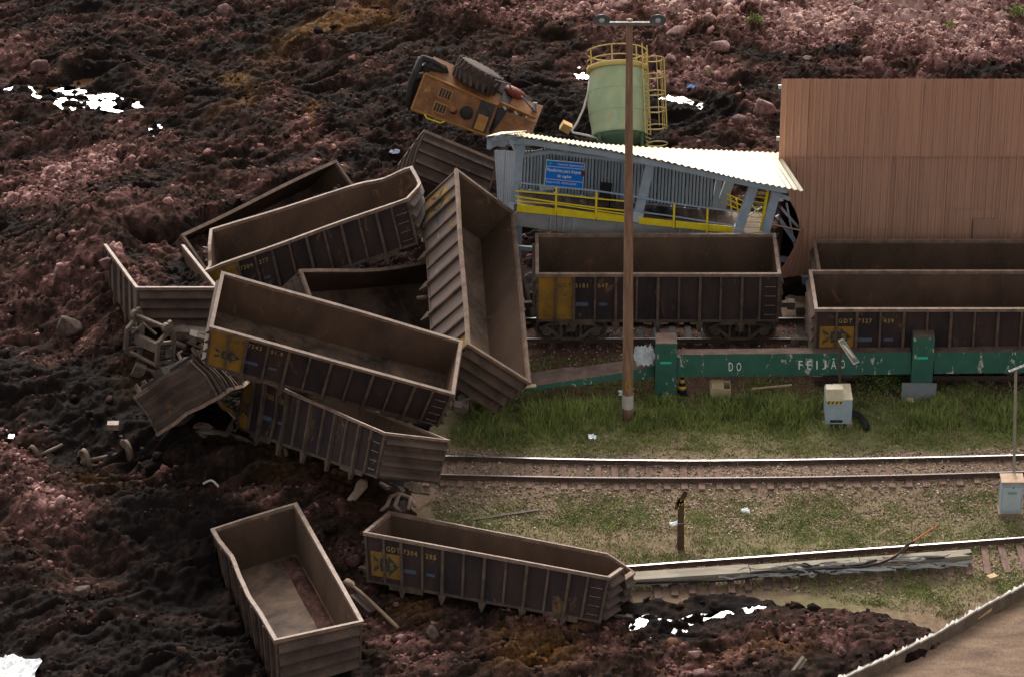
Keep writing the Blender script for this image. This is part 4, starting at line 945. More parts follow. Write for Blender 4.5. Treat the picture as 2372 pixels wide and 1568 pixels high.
# ------------------------------------------------------------------ utility pole
M['pole'] = weathered('weathered_pole_timber', (.155, .080, .048), (.33, .205, .135), .85, 2.5, streak=(3, 3, .35), fine=20)
M['poleband'] = weathered('white_pole_band', (.52, .48, .43), (.36, .31, .26), .8, 4)
M['steel'] = weathered('galvanised_steel', (.12, .10, .09), (.22, .19, .17), .55, 4)
PB = at(1454, 972, 0); PT = aty(1458, 46, PB[1] + .1)
pole = thing('utility_pole', PB, 'tall brown wooden pole with crossbar and two round lamps', 'pole')
Lp = Vector(PT) - Vector(PB); rad = lambda t: .205 - .095 * t
m = MB(); m.tube([Vector(PB) + Lp * (t / 24) + Vector((0, 0, -.4 if t == 0 else 0)) for t in range(25)], [rad(t / 24) for t in range(25)], 14); m.build('shaft', M['pole'], pole, True)
zb0 = aty(1454, 943, PB[1])[2]; zb1 = aty(1454, 912, PB[1])[2]
m = MB(); m.tube([Vector(PB) + Lp * (z / Lp.z) for z in (zb0, zb1)], [rad(zb0 / Lp.z) + .004, rad(zb1 / Lp.z) + .004], 14, False); m.build('painted_band', M['poleband'], pole, True)
V, Fc, asp = text_geo('6', .02); m = MB(); zc = aty(1454, 900, PB[1])[2]
cx = PB[0] + Lp.x * zc / Lp.z
m.add([(cx + math.sin((p[0] - .5) * 1.15) * .208, PB[1] - math.cos((p[0] - .5) * 1.15) * .208, zc + p[1] * .62) for p in V], Fc); m.build('number', M['letter'], pole)
T = Vector(PB) + Lp * .985
cl = aty(1382, 55, T.y)[0]; cr = aty(1530, 55, T.y)[0]; zc = aty(1457, 55, T.y - .15)[2]
m = MB(); m.bar((cl, T.y - .16, zc), (cr, T.y - .16, zc), .11, .11); m.build('crossbar', M['steel'], pole)
M['lampglass'] = weathered('lamp_glass', (.42, .44, .42), (.60, .60, .56), .25, 5, spec=.6); M['lampbody'] = weathered('lamp_housing', (.06, .09, .10), (.16, .19, .19), .4, 4)
for u in (1394, 1524):
    c = aty(u, 48, T.y - .3); ax = Vector((0, -.88, -.42)).normalized(); l = thing('flood_lamp', c, 'round dish floodlight on the %s end of the pole crossbar' % ('left' if u < 1450 else 'right'), 'lamp', 'floodlights on the pole crossbar')
    m = MB(); m.lathe(Vector(c) - ax * .18, ax, [(0, .06), (.02, .10), (.10, .22), (.17, .285), (.185, .285), (.185, .27), (.12, .19), (.06, .1)], 20); m.build('lamp_dish', M['lampbody'], l, True)
    m = MB(); m.lathe(Vector(c) - ax * .02, ax, [(0, .03), (0, .235), (.012, .235)], 20); m.build('lamp_glass', M['lampbody'], l)
    m = MB(); m.lathe(Vector(c) - ax * .10, ax, [(0, .05), (.10, .10), (.135, .085), (.14, .03)], 12); m.build('bulb', M['lampglass'], l)
    m = MB(); m.bar(Vector(c) - ax * .16, Vector((c[0], T.y - .2, zc + .03)), .04, .04); m.build('bracket', M['steel'], l)

# ------------------------------------------------------------------ cabinets with solar panels
M['cabgrey'] = weathered('pale_blue_grey_cabinet', (.27, .34, .38), (.37, .43, .46), .5, 3); M['cream'] = weathered('cream_painted_top', (.60, .53, .38), (.48, .40, .27), .6, 4)
M['polegrey'] = weathered('dull_post_paint', (.24, .22, .16), (.32, .29, .23), .6, 4); M['black'] = weathered('black_rubber', (.012, .012, .014), (.03, .028, .027), .6, 5)
mt, nt, b = mat_new('solar_cells'); b.inputs['Base Color'].default_value = (.16, .17, .22, 1); b.inputs['Roughness'].default_value = .25; M['solar'] = mt
M['dark'] = weathered('dark_slot', (.02, .02, .02), (.04, .035, .03), .7, 5); M['hazard'] = weathered('hazard_yellow', (.62, .44, .04), (.45, .30, .05), .6, 4)
M['woodblk'] = weathered('old_timber', (.20, .13, .085), (.34, .24, .16), .9, 3)
c = at(1942, 985, .15); y = c[1]; X0, X1 = aty(1912, 985, y)[0], aty(1972, 985, y)[0]
cab = thing('battery_cabinet', (c[0], y, 0), 'pale grey cabinet on blocks in the grass with cream lid and hazard strip', 'cabinet')
zA, zB = .22, .22 + .95
m = MB(); m.box(((X0 + X1) / 2, y + .55, (zA + zB) / 2), (X1 - X0, 1.1, zB - zA)); m.build('body', M['cabgrey'], cab)
m = MB(); m.box(((X0 + X1) / 2 + .16, y + .6, zB + .02), (X1 - X0 - .30, 1.16, .04)); m.build('lid', M['cream'], cab)
zt = zB + .42; xh = X0 + .58
m = MB(); m.hexa([(X0 - .02, y - .02, zB + .003), (xh, y - .02, zB + .003), (xh, y + .5, zB + .043), (X0 - .02, y + .5, zB + .043), (X0 - .02, y + .08, zt), (xh, y + .08, zt), (xh, y + .45, zt), (X0 - .02, y + .45, zt)]); m.build('hood', M['cream'], cab)
m = MB(); m.box(((X0 + xh) / 2, y - .012, zB - .07), (xh - X0, .02, .10)); m.build('hazard_strip', M['hazard'], cab)
m = MB()
for k in range(4): m.add([(X0 + .03 + k * .145, y - .026, zB - .118), (X0 + .085 + k * .145, y - .026, zB - .118), (X0 + .13 + k * .145, y - .026, zB - .022), (X0 + .075 + k * .145, y - .026, zB - .022)], [(0, 1, 2, 3)])
m.build('hazard_stripes', M['black'], cab)
m = MB(); m.box((X0 + .38, y - .005, .33), (.44, .02, .10)); m.build('slot', M['dark'], cab)
for x in (X0 + .02, X1 - .06):
    for yy in (y + .1, y + .95):
        m = MB(); m.box((x, yy, .06), (.22, .22, .32)); m.build('foot', M['woodblk'], cab)
pb = aty(1945, 905, y + 1.2); pt = aty(1947.5, 800, y + 1.2)
sp = thing('solar_panel', (pb[0], pb[1], 0), 'tilted solar panel on a thin rusty post behind the grey cabinet', 'solar panel')
m = MB(); m.tube([(pb[0], pb[1], -.2), (pt[0], pt[1], pt[2] - .02)], .045, 8); m.build('post', M['rail'], sp)
Q = [Vector(aty(u, v, pt[1] + d)) for u, v, d in ((1942, 788, -.1), (1953, 784, .35), (1991, 838, .35), (1979, 844, -.1))]
def panel_on(Q, root, n=3, k=4):
    nn = (Q[1] - Q[0]).cross(Q[3] - Q[0]).normalized();  nn = nn if nn.z > 0 else -nn
    m = MB(); m.hexa([q - nn * .035 for q in Q] + [q for q in Q]); m.build('panel_frame', M['cream'], root)
    for i in range(n):
        for j in range(k):
            f = lambda a, b: Q[0].lerp(Q[1], a).lerp(Q[3].lerp(Q[2], a), b) + nn * .004
            a0, a1 = .05 + i * .9 / n, .05 + (i + .93) * .9 / n; b0, b1 = .03 + j * .94 / k, .03 + (j + .95) * .94 / k
            m = MB(); m.add([f(a0, b0), f(a1, b0), f(a1, b1), f(a0, b1)], [(0, 1, 2, 3)]); m.build('cell', M['solar'], root)
panel_on(Q, sp)
m = MB(); m.bar(Vector(pt) - Vector((0, 0, .06)), Q[0].lerp(Q[2], .35) - Vector((0, 0, .03)), .05, .05); m.build('bracket', M['cream'], sp)
hs = thing('rubber_hose', at(1995, 975, .1), 'black corrugated hoses curling out of the grey cabinet', 'hose')
for k in range(3):
    m = MB(); pts = []
    for i in range(12):
        t = i / 11; a_ = at(1973 + 40 * t ** .8 - k * 2, 952 + 4 * k + 36 * t * t, .32 * (1 - t) ** .5 + .05); pts.append(a_)
    m.tube(pts, .05, 7); m.build('hose', M['black'], hs, True)
c = at(2342, 1190, .1); y = c[1]; X0, X1 = aty(2317, 1190, y)[0], aty(2366, 1190, y)[0]; z1 = aty(2340, 1119, y)[2]
cb = thing('signal_cabinet', (c[0], y, 0), 'white grey signal box by the near track with green label and rusty lid', 'cabinet')
m = MB(); m.box(((X0 + X1) / 2, y + .28, .05 + z1 / 2), (X1 - X0, .55, z1 - .1)); m.build('body', M['cabgrey'], cb)
m = MB(); m.box(((X0 + X1) / 2, y + .27, .05), (X1 - X0 + .12, .6, .14)); m.build('plinth', M['woodblk'], cb)
M['lidrust'] = weathered('rust_stained_lid', (.45, .34, .24), (.36, .18, .09), .6, 4)
m = MB(); m.box(((X0 + X1) / 2, y + .28, z1 + .03), (X1 - X0 + .06, .62, .06)); m.build('lid', M['lidrust'], cb)
m = MB(); m.box(((X0 + X1) / 2 - .01, y - .004, z1 - .62), (X1 - X0 - .07, .012, z1 - .1 - .16 + .25 - .35 if False else .9)); m.build('door', weathered('cabinet_door', (.38, .43, .46), (.46, .50, .52), .5, 3), cb)
m = MB(); m.box(((X0 + X1) / 2, y - .014, z1 - .38), (.30, .008, .085)); m.build('label_plate', weathered('green_label', (.10, .30, .20), (.2, .4, .3), .5, 9), cb)
m = MB(); m.box(((X0 + X1) / 2 + .02, y - .014, z1 - .17), (.05, .012, .04)); m.build('lock', M['black'], cb)
q0 = aty(2352, 1112, y + .7); q1 = aty(2353, 858, y + .7)
s2 = thing('solar_panel', (q0[0], q0[1], 0), 'small flat solar panel on a tall grey post at the right edge', 'solar panel')
m = MB(); m.tube([(q0[0], q0[1], -.2), (q1[0], q1[1], q1[2])], .05, 8); m.build('post', M['polegrey'], s2)
Q = [Vector(aty(u, v, q1[1] + d)) for u, v, d in ((2338, 860, -.1), (2336, 857, .2), (2376, 841, .2), (2378, 844, -.1))]; panel_on(Q, s2, 2, 3)

# ------------------------------------------------------------------ small yard things
c = at(1580, 905, .1); cn = thing('traffic_cone', c, 'black and yellow striped cone at the foot of the green post', 'cone')
m = MB(); m.box((c[0], c[1], .05), (.42, .42, .06)); m.build('base', M['black'], cn)
for k in range(6):
    m = MB(); r = lambda t: .17 - .135 * t; m.lathe((c[0], c[1], .08 + k * .13), (0, 0, 1), [(0, r(k / 6)), (.13, r((k + 1) / 6))], 14); m.build('stripe', M['hazard'] if k % 2 else M['black'], cn, True)
c = at(1668, 912, .1); m = MB(); X_ = Matrix.Rotation(.15, 3, 'Z')
bx = thing('crate', c, 'small broken pale wooden crate in the grass below the beam', 'crate')
for dx, dy, sx, sy in ((0, -.3, .74, .03), (0, .3, .74, .03), (-.355, 0, .03, .57), (.355, 0, .03, .57)):
    m = MB(); m.box((c[0] + dx, c[1] + dy, .27), (sx, sy, .42)); m.build('side_board', M['beige'], bx)
m = MB(); m.box((c[0] - .1, c[1], .49), (.45, .5, .025), Matrix.Rotation(.2, 3, 'X')); m.build('lid', M['beige'], bx)
m = MB(); m.bar(at(1742, 900, .2), at(1834, 891, .35), .05, .05); solo(m, 'stick', M['beige'], 'long thin yellowish pole lying in the grass below the letters', 'stick')
q = at(2127, 928, 0); m = MB(); m.add([(q[0] - .62, PY - .25, -.1), (q[0] + .62, PY - .32, -.1), (q[0] + .66, PY - .06, .62), (q[0] - .60, PY - .03, .62)], [(0, 1, 2, 3)]); m.add([(q[0] - .62, PY - .23, -.1), (q[0] + .62, PY - .30, -.1), (q[0] + .66, PY - .04, .62), (q[0] - .60, PY - .01, .62)], [(3, 2, 1, 0)])
solo(m, 'metal_sheet', weathered('dull_sheet_metal', (.13, .15, .15), (.20, .20, .19), .5, 2), 'grey metal sheet leaning on the foot of the right green post', 'metal sheet')
for u, v, lb in ((2107, 928, 'beige paper scrap in the grass at the foot of the right green post'), (1727, 1185, 'white plastic bag scrap on the lower grass'), (1560, 1215, 'tiny white scrap left of the striped marker post'), (1372, 1014, 'white lime spots on the bare soil above the near track')):
    crumple(at(u, v, .08), .32, .3, M['whitefilm'] if u != 2107 else M['beige'], lb, 'scrap', 'litter', int(u), .05, .8, 5)
# broken striped marker
c = at(1576, 1272, 0); y = c[1]; mk = thing('marker_post', c, 'broken black and yellow marker post leaning in the lower grass', 'marker post')
for (ua, va, ub, vb, wd) in ((1577, 1278, 1577, 1212, .24), (1577, 1210, 1578, 1158, .22), (1572, 1168, 1590, 1137, .17), (1566, 1178, 1574, 1152, .12)):
    a = Vector(aty(ua, va, y)); b_ = Vector(aty(ub, vb, y)); m = MB(); m.bar(a, b_, wd, .07, (0, 1, 0)); m.build('board', M['rail'], mk)
    m = MB(); s_ = (b_ - a).normalized().cross(Vector((0, 1, 0))) * (wd / 2 + .004)
    for t in (.05, .4, .75): m.bar(a.lerp(b_, t) - s_ - Vector((0, .003, 0)), a.lerp(b_, t + .18) - s_ - Vector((0, .003, 0)), .03, .075, (0, 1, 0))
    m.build('yellow_edge', M['hazard'], mk)
# planks in the grass
for u0_, v0_, u1_, v1_, w_, lb in ((1095, 1203, 1250, 1180, .10, 'half sunken dark plank in the grass beside the leaning wagon'), (1095, 1222, 1100, 1208, .1, 'upright splinter of wood behind the leaning wagon')):
    m = MB(); m.bar(at(u0_, v0_, .04), at(u1_, v1_, .07), w_, .05); solo(m, 'plank', M['bogie'], lb, 'plank')
# rust cable and orange wire along the lower track
def spline(P, n=40):
    P = [np.array(p, float) for p in P]; out = []
    for i in range(len(P) - 1):
        p0 = P[max(i - 1, 0)]; p1 = P[i]; p2 = P[i + 1]; p3 = P[min(i + 2, len(P) - 1)]
        for k in range(max(2, n // (len(P) - 1))):
            t = k / max(2, n // (len(P) - 1)); out.append(.5 * ((2 * p1) + (p2 - p0) * t + (2 * p0 - 5 * p1 + 4 * p2 - p3) * t * t + (3 * p1 - p0 - 3 * p2 + p3) * t ** 3))
    return out + [P[-1]]
M['film2'] = weathered('torn_grey_netting', (.16, .15, .14), (.40, .38, .35), .8, 3, streak=(.3, 3, 3)); M['orange'] = weathered('orange_cable', (.42, .12, .05), (.3, .1, .05), .6, 5)
M['greybeam'] = weathered('mossy_concrete_kerb', (.20, .17, .125), (.36, .31, .24), .9, 2, streak=(.5, 2, 2))
kb = thing('concrete_kerb', at(1650, 1335, .1), 'grey concrete kerb lying over the sleepers of the half buried track', 'kerb')
for a, b_ in (((1452, 1341), (1735, 1322)), ((1737, 1322), (1990, 1304)), ((1992, 1304), (2250, 1285))):
    m = MB(); m.bar(at(a[0], a[1], .30), at(b_[0], b_[1], .32), .50 if a[0] < 1500 else .40, .24); m.build('kerb_stone', M['greybeam'], kb)
nt_ = thing('torn_netting', at(1900, 1300, .4), 'strips of torn grey netting and cable strewn along the half buried track', 'netting')
rs = np.random.default_rng(5)
for k in range(64):
    s0 = rs.uniform(1660, 2120); ln = rs.uniform(60, 260); e = min(2255, s0 + ln)
    f = lambda u, r: at(u, (1352 if k % 3 else 1338) - (u - 1450) * (.062 if k % 3 else .068) + r, .34 + rs.uniform(0, .14))
    P = [f(s0 + (e - s0) * t, rs.normal() * (3.2 if u_ else 3.2)) for u_, t in enumerate((0, .2, .4, .6, .8, 1))]
    m = MB(); pts = spline(P, 20); wdt = rs.uniform(.012, .055)
    m.sheet([[p + np.array([0, -wdt, -.01]), p + np.array([0, 0, .03]), p + np.array([0, wdt, .0])] for p in pts], (0, 0, -.012)); m.build('strip', M['film2'] if k % 4 else M['dark'], nt_)
m = MB(); m.tube(spline([at(2170, 1218, .1), at(2140, 1236, .25), at(2112, 1256, .5), at(2075, 1285, .5), at(2010, 1310, .5), at(1900, 1318, .45)], 40), .03, 6); solo(m, 'cable', M['orange'], 'orange cable bent over the shiny rail of the half buried track', 'cable')
m = MB(); m.tube(spline([at(2118, 1254, .55), at(2100, 1262, .6), at(2070, 1290, .55), at(2000, 1312, .5), at(1860, 1320, .45), at(1700, 1342, .4), at(1600, 1346, .3), at(1470, 1350, .3)], 60), .04, 6); solo(m, 'cable', M['black'], 'black cable running along the kerb of the half buried track', 'cable')

# fallen slatted kerb at the lower right, white broken edge up
wl = thing('fallen_fence', at(2160, 1450, .2), 'long toppled concrete fence line with chipped white top edges at the lower right', 'fence')
WPTS = [np.array(at(u, v, .50)) for u, v in ((2420, 1326), (2300, 1390), (2172, 1462), (2060, 1518), (1955, 1566), (1860, 1605))]
def along(t):
    d = [np.linalg.norm(WPTS[i + 1] - WPTS[i]) for i in range(5)]; T_ = sum(d) * t
    for i in range(5):
        if T_ <= d[i] or i == 4: return WPTS[i] + (WPTS[i + 1] - WPTS[i]) * (T_ / d[i])
        T_ -= d[i]
M['chip'] = weathered('chipped_white_edge', (.62, .58, .52), (.40, .34, .29), .8, 5); M['fence'] = weathered('dirty_concrete_slab', (.10, .07, .05), (.19, .135, .095), .9, 2)
ns = 20
for i in range(ns):
    A = along(i / ns + .0002); B = along((i + 1) / ns - .0006); z1 = .46 + random.uniform(-.02, .02); z2 = z1 - .025
    A = Vector((A[0], A[1], 0)); B = Vector((B[0], B[1], 0)); m = MB(); d = (B - A).normalized(); nrm = Vector((-d.y, d.x, 0)) * .09; 
    if nrm.y > 0: nrm = -nrm
    lean = Vector((0, .18, 0)); m.hexa([A - lean + Vector((0, 0, -.2)), B - lean + Vector((0, 0, -.2)), B - lean + Vector((0, .1, -.2)), A - lean + Vector((0, .1, -.2)), A + Vector((0, 0, z1)), B + Vector((0, 0, z2)), B + Vector((0, .16, z2)), A + Vector((0, .16, z1))]); sl_ = m.build('slab', M['fence'], wl)
    m = MB(); g = []
    for k in range(7):
        t = k / 6; p = A.lerp(B, t) + Vector((0, .0, z1 + (z2 - z1) * t + .012)); w_ = .05 + .22 * random.random() ** 3
        g.append([p + Vector((0, -.012, -.05)), p + Vector((0, .0, .004)), p + Vector((0, w_, .008)), p + Vector((0, w_ + .01, -.02))])
    m.sheet(g); m.build('chipped_edge', M['chip'], sl_)
m = MB(); m.bar(at(1815, 1585, .2), at(1862, 1522, .75), .10, .16); m.bar(at(1822, 1588, .2), at(1868, 1526, .72), .05, .05); solo(m, 'broken_post', M['greybeam'], 'pale broken post sticking up from the mud at the bottom edge', 'post')
m = MB(); m.bar(at(2258, 1432, .1), at(2290, 1408, .2), .28, .14); solo(m, 'timber_block', weathered('fresh_timber', (.50, .32, .13), (.62, .42, .2), .8, 4), 'yellow timber block lying by the toppled fence', 'timber')
m = MB(); m.box(at(2298, 1338, .12), (.32, .22, .2), Matrix.Rotation(.5, 3, 'Z')); solo(m, 'timber_block', M['beige'], 'small beige chunk of timber in the grass above the toppled fence', 'timber')

# ------------------------------------------------------------------ brown corrugated building
def panel_brown(name, k):
    m, nt, b = mat_new(name); v = objvec(nt, (4, 4, .16)); n1 = noise_n(nt, 1.0, 6, .65, v, .2); n2 = noise_n(nt, 6, 4, .6, v)
    f = math_n(nt, 'ADD', math_n(nt, 'MULTIPLY', n1, .6), math_n(nt, 'MULTIPLY', n2, .4))
    nt.links.new(ramp_n(nt, f, [(.3, tuple(c * .70 * k for c in (.42, .225, .155))), (.5, tuple(c * k for c in (.45, .245, .17))), (.7, tuple(c * 1.1 * k for c in (.48, .27, .19)))]), b.inputs['Base Color'])
    b.inputs['Roughness'].default_value = .62; b.inputs['Specular IOR Level'].default_value = .25; return m
M['clad'] = panel_brown('brown_corrugated_cladding', 1.0); M['clad2'] = panel_brown('brown_cladding_second', .93); M['cladrib'] = panel_brown('brown_cladding_rib', 1.22)
M['cladedge'] = weathered('orange_ridge_line', (.50, .28, .16), (.46, .26, .16), .6, 3, streak=(2, 2, .3))
WY = at(1830, 652, 0)[1]
ztop = aty(1990, 182, WY)[2]; xl = aty(1806, 300, WY)[0]; PWD = 1.07
bld = thing('corrugated_building', (xl + 6, WY + 5, 0), 'tall brown corrugated building at the right with torn cladding at its lower left', 'building')
def cladding(x0, x1, z0, z1, yo, mat, name='cladding_sheet', warp=None, n=4, nz=6):
    """sheet with n narrow ribs; ribs stand proud and carry a lighter orange ridge line"""
    m = MB(); W = x1 - x0; p = W / n; pr = []
    for k in range(n): a = x0 + k * p; pr += [(a, 0), (a + p * .60, 0), (a + p * .70, -.05), (a + p * .86, -.05), (a + p * .96, 0)]
    pr.append((x1 - .004, 0)); g = []
    for x, d in pr:
        r = []
        for j in range(nz + 1):
            z = z0 + (z1 - z0) * j / nz; q = Vector((x, WY + yo + d, z))
            if warp: q = warp(q)
            r.append(q)
        g.append(r)
    m.sheet(g); o = m.build(name, mat, bld); o.data.materials.append(M['cladedge'])
    for i, f in enumerate(o.data.polygons):
        if (i // nz) % 5 in (2,) : f.material_index = 1  # rib crests take the lighter orange colour
    return o
za = aty(2000, 362, WY)[2]; zb = aty(2000, 530, WY)[2]; zb2 = aty(2200, 483, WY)[2]; xs_split = aty(2126, 500, WY)[0]
cols = [(xl + i * PWD, xl + (i + 1) * PWD) for i in range(13)]
def bend_left(q):
    # left edge torn back below the roof of the platform
    return q
M['clad3'] = panel_brown('brown_cladding_third', 1.07)
for i, (a, b_) in enumerate(cols):
    cladding(a, b_, za, ztop, -.05 - .012 * (i % 2), M['clad'] if i % 4 else M['clad3'])
    low = zb if a < xs_split - .3 else zb2
    low_ = low + random.uniform(-.03, .03)
    if i == 0:
        # edge sheet curls away from the frame towards its torn foot
        xb = aty(1852, 530, WY)[0]
        f = lambda q: Vector((max(q.x, xl + (xb - xl) * sstep(za - .5, zb, q.z) + (q.x - xl) * .25 * (1 - sstep(za - .5, zb, q.z)) * 0) if q.x < xb else q.x, q.y + .25 * sstep(za - .5, zb, q.z) * (q.x - xl < .3), q.z))
        cladding(a, b_, low_, za + .05, 0, M['clad2'], warp=f, nz=10)
        # torn flap hanging from the corner
        x0, x1 = aty(1852, 530, WY)[0], b_
        def f2(q, x0=x0, x1=x1):
            t = (q.x - a) / PWD; s = max(0, (low_ - q.z) / low_); X = x0 + (x1 - x0) * t - (1 - t) * 1.0 * s ** 1.6 + .1 * s * 0
            return Vector((X, q.y - .55 * s * (1 - t) - .1 * s, q.z + .42 * s * (1 - .3 * t)))
        cladding(a, b_, 0.0, low_ + .05, .03, M['clad'], 'torn_sheet', warp=f2, nz=10)
    else:
        cladding(a, b_, low_, za + .05, .0 + .008 * (i % 3), M['clad2'] if i % 3 else M['clad'])
        if low > zb + .1: cladding(a, b_, zb - .6, low_ + .05, .03, M['clad']); cladding(a, b_, 0, zb - .55, .06, M['clad2'])
        else: cladding(a, b_, 0, low_ + .05, .03, M['clad'])
m = MB(); q0 = aty(2296, 507, WY - .07); q1 = aty(2309, 600, WY - .07); m.box(((q0[0] + q1[0]) / 2 - .35, WY - .10, (q0[2] + q1[2]) / 2), (.95, .02, q0[2] - q1[2])); m.build('patch_sheet', panel_brown('brown_patch_sheet', .78), bld)
xr = cols[-1][1]; DP = 9.0
SK = 1.3; m = MB(); m.add([(xl + .12, WY + .15, 0), (xl + SK, WY + DP, 0), (xl + SK, WY + DP, ztop - 5.4), (xl + .12, WY + .15, ztop - .08)], [(0, 1, 2, 3)]); m.add([(xl + .16, WY + .15, 0), (xl + SK + .04, WY + DP, 0), (xl + SK + .04, WY + DP, ztop - 5.4), (xl + .16, WY + .15, ztop - .08)], [(3, 2, 1, 0)]); m.build('side_wall', M['clad2'], bld)
m = MB()
for i in range(13):
    x0, x1 = cols[i]; m = MB(); g = []
    for k in range(9):
        x = x0 + (x1 - x0) * k / 8; d = .05 if k % 2 else 0; g.append([Vector((x, WY + .10, ztop - .05 - d)), Vector((x + SK, WY + DP + .2, ztop - 5.5 - d))])
    m.sheet(g, (0, 0, -.02)); m.build('roof_sheet', M['clad2'], bld)
m = MB(); m.add([(xl + SK, WY + DP, 0), (xr, WY + DP, 0), (xr, WY + DP, ztop - 5.4), (xl + SK, WY + DP, ztop - 5.4)], [(3, 2, 1, 0)]); m.add([(xr, WY + .1, 0), (xr, WY + DP, 0), (xr, WY + DP, ztop - 5.4), (xr, WY + .1, ztop - .1)], [(0, 1, 2, 3)]); m.add([(xl, WY + .25, 0), (xr, WY + .25, 0), (xr, WY + .25, .01), (xl, WY + .25, .01)], [(0, 1, 2, 3)]); m.build('rear_wall', M['clad2'], bld)
M['bsteel'] = weathered('blue_grey_steel', (.22, .27, .32), (.34, .39, .44), .55, 1.6, spec=.4)
M['wsteel'] = weathered('pale_steel', (.36, .40, .44), (.50, .53, .55), .45, 2, spec=.5)
for v in (205, 325, 465):
    z = aty(1803, v, WY)[2]; m = MB(); m.bar((xl - .10, WY + .12, z), (xl + .25, WY + .12, z), .08, .16); m.build('girt_end', M['wsteel'], bld)
for (a, b_, w) in (((1808, 480), (1850, 528), .10), ((1800, 500), (1842, 560), .16), ((1782, 598), (1850, 604), .22), ((1790, 640), (1846, 655), .30), ((1822, 470), (1846, 600), .08)):
    A = aty(*a, WY + .35); B = aty(*b_, WY + .25); m = MB(); m.bar(A, B, w, w * .5, (0, 1, 0)); m.build('exposed_frame', M['bsteel'], bld)
A = aty(1790, 532, WY - .3); m = MB(); m.bar(aty(1775, 518, WY - .2), aty(1852, 534, WY - .1), .5, .04, (0, .5, 1)); m.build('bent_flashing', M['cladedge'], bld)
for (a, b_, w) in (((1866, 640), (1866, 700), .28), ((1862, 655), (1890, 655), .12)):
    m = MB(); m.bar(aty(*a, WY - .6), aty(*b_, WY - .6), w, w * .6, (0, 1, 0)); m.build('exposed_frame', M['bsteel'], bld)

# ------------------------------------------------------------------ collapsed wagon-cleaning platform
W1R = WAG['W1'][2][1]
YF = W1R + .75
M['yrail'] = weathered('yellow_railing_paint', (.80, .62, .02), (.62, .46, .03), .5, 3)
M['bclad'] = weathered('blue_grey_wall_sheet', (.36, .42, .48), (.48, .54, .60), .5, 1.3, spec=.35, streak=(2, 2, .4)); M['bflank'] = weathered('sheet_rib_dark', (.05, .06, .07), (.09, .10, .11), .6, 2)
M['roof'] = weathered('cream_roof_sheet', (.74, .64, .40), (.80, .70, .48), .36, 1.5, spec=.6)
M['grime'] = weathered('grimy_concrete_fascia', (.18, .175, .165), (.30, .29, .27), .75, 1.2)
M['plate'] = weathered('brown_deck_plate', (.085, .06, .05), (.17, .12, .10), .8, 1)
cen = aty(1480, 500, YF + 1.2); plat = thing('cleaning_platform', (cen[0], cen[1], 0), 'collapsed blue grey platform with pale roof and yellow railings leaning over the rear wagon', 'platform')
FA = lambda u, v, d=0.0: Vector(aty(u, v, YF + d))
def vfl(u): return 489 + (u - 1190) * (548 - 489) / (1775 - 1190)       # deck front edge in the photo
DEP = 2.0
# fascia beam
m = MB(); pts = [(1182, 33), (1290, 38), (1450, 40), (1600, 30), (1785, 20)]
for (ua, ha), (ub, hb) in zip(pts[:-1], pts[1:]):
    m = MB(); a, b_ = FA(ua, vfl(ua)), FA(ub - 1, vfl(ub - 1)); c_, d_ = FA(ua, vfl(ua) + ha), FA(ub - 1, vfl(ub - 1) + hb); T = Vector((0, .35, 0)); m.hexa([c_, d_, d_ + T, c_ + T, a, b_, b_ + T, a + T]); m.build('fascia_beam', M['grime'], plat)
for u in (1277, 1307, 1330, 1575, 1605):
    m = MB(); m.bar(FA(u, vfl(u) + 3, -.03), FA(u - 3, vfl(u) + 34, -.03), .05, .05, (0, 1, 0)); m.build('fascia_rung', M['bsteel'], plat)
for k in range(10):
    ua = 1186 + k * 59.5; ub = ua + 58; a = FA(ua, vfl(ua)) + Vector((0, .06, .02)); b_ = FA(ub, vfl(ub)) + Vector((0, .06, .02)); m = MB(); e = Vector((0, DEP, -.10)); t = Vector((0, 0, -.06)); m.hexa([a + t, b_ + t, b_ + e + t, a + e + t, a, b_, b_ + e, a + e]); m.build('deck_plate', M['plate'], plat)
# toe board
for (ua, ub) in ((1190, 1288), (1290, 1380), (1382, 1446), (1480, 1562), (1565, 1638), (1641, 1697)):
    m = MB(); a, b_ = FA(ua, vfl(ua) - 17 + 3 * (ua > 1400), -.05), FA(ub, vfl(ub) - 14, -.05); c_, d_ = FA(ua, vfl(ua) + 1, -.05), FA(ub, vfl(ub) + 1, -.05); T = Vector((0, .03, 0)); m.hexa([c_, d_, d_ + T, c_ + T, a, b_, b_ + T, a + T]); m.build('toe_board', M['yrail'], plat)
for u, vt, vb in ((1289, 435, 496), (1382, 444, 504), (1562, 473, 528), (1639, 484, 541)):
    m = MB(); m.bar(FA(u, vt, -.08), FA(u - 2, vb, -.08), .075, .07, (0, 1, 0)); m.build('railing_post', M['yrail'], plat)
for (pts, w, mt_) in (([(1198, 424), (1290, 434), (1382, 443), (1463, 455), (1562, 472), (1640, 483), (1714, 492)], .035, 'bsteel'), ([(1194, 443), (1289, 451), (1381, 461), (1450, 467)], .03, 'yrail'), ([(1192, 455), (1289, 470), (1381, 482), (1448, 489)], .03, 'yrail'), ([(1193, 466), (1289, 474), (1448, 497)], .025, 'yrail'), ([(1485, 492), (1562, 502), (1638, 514), (1700, 524)], .03, 'bsteel')):
    m = MB(); m.tube([FA(u, v, -.08) for u, v in pts], w, 6); m.build('handrail', M[mt_], plat)
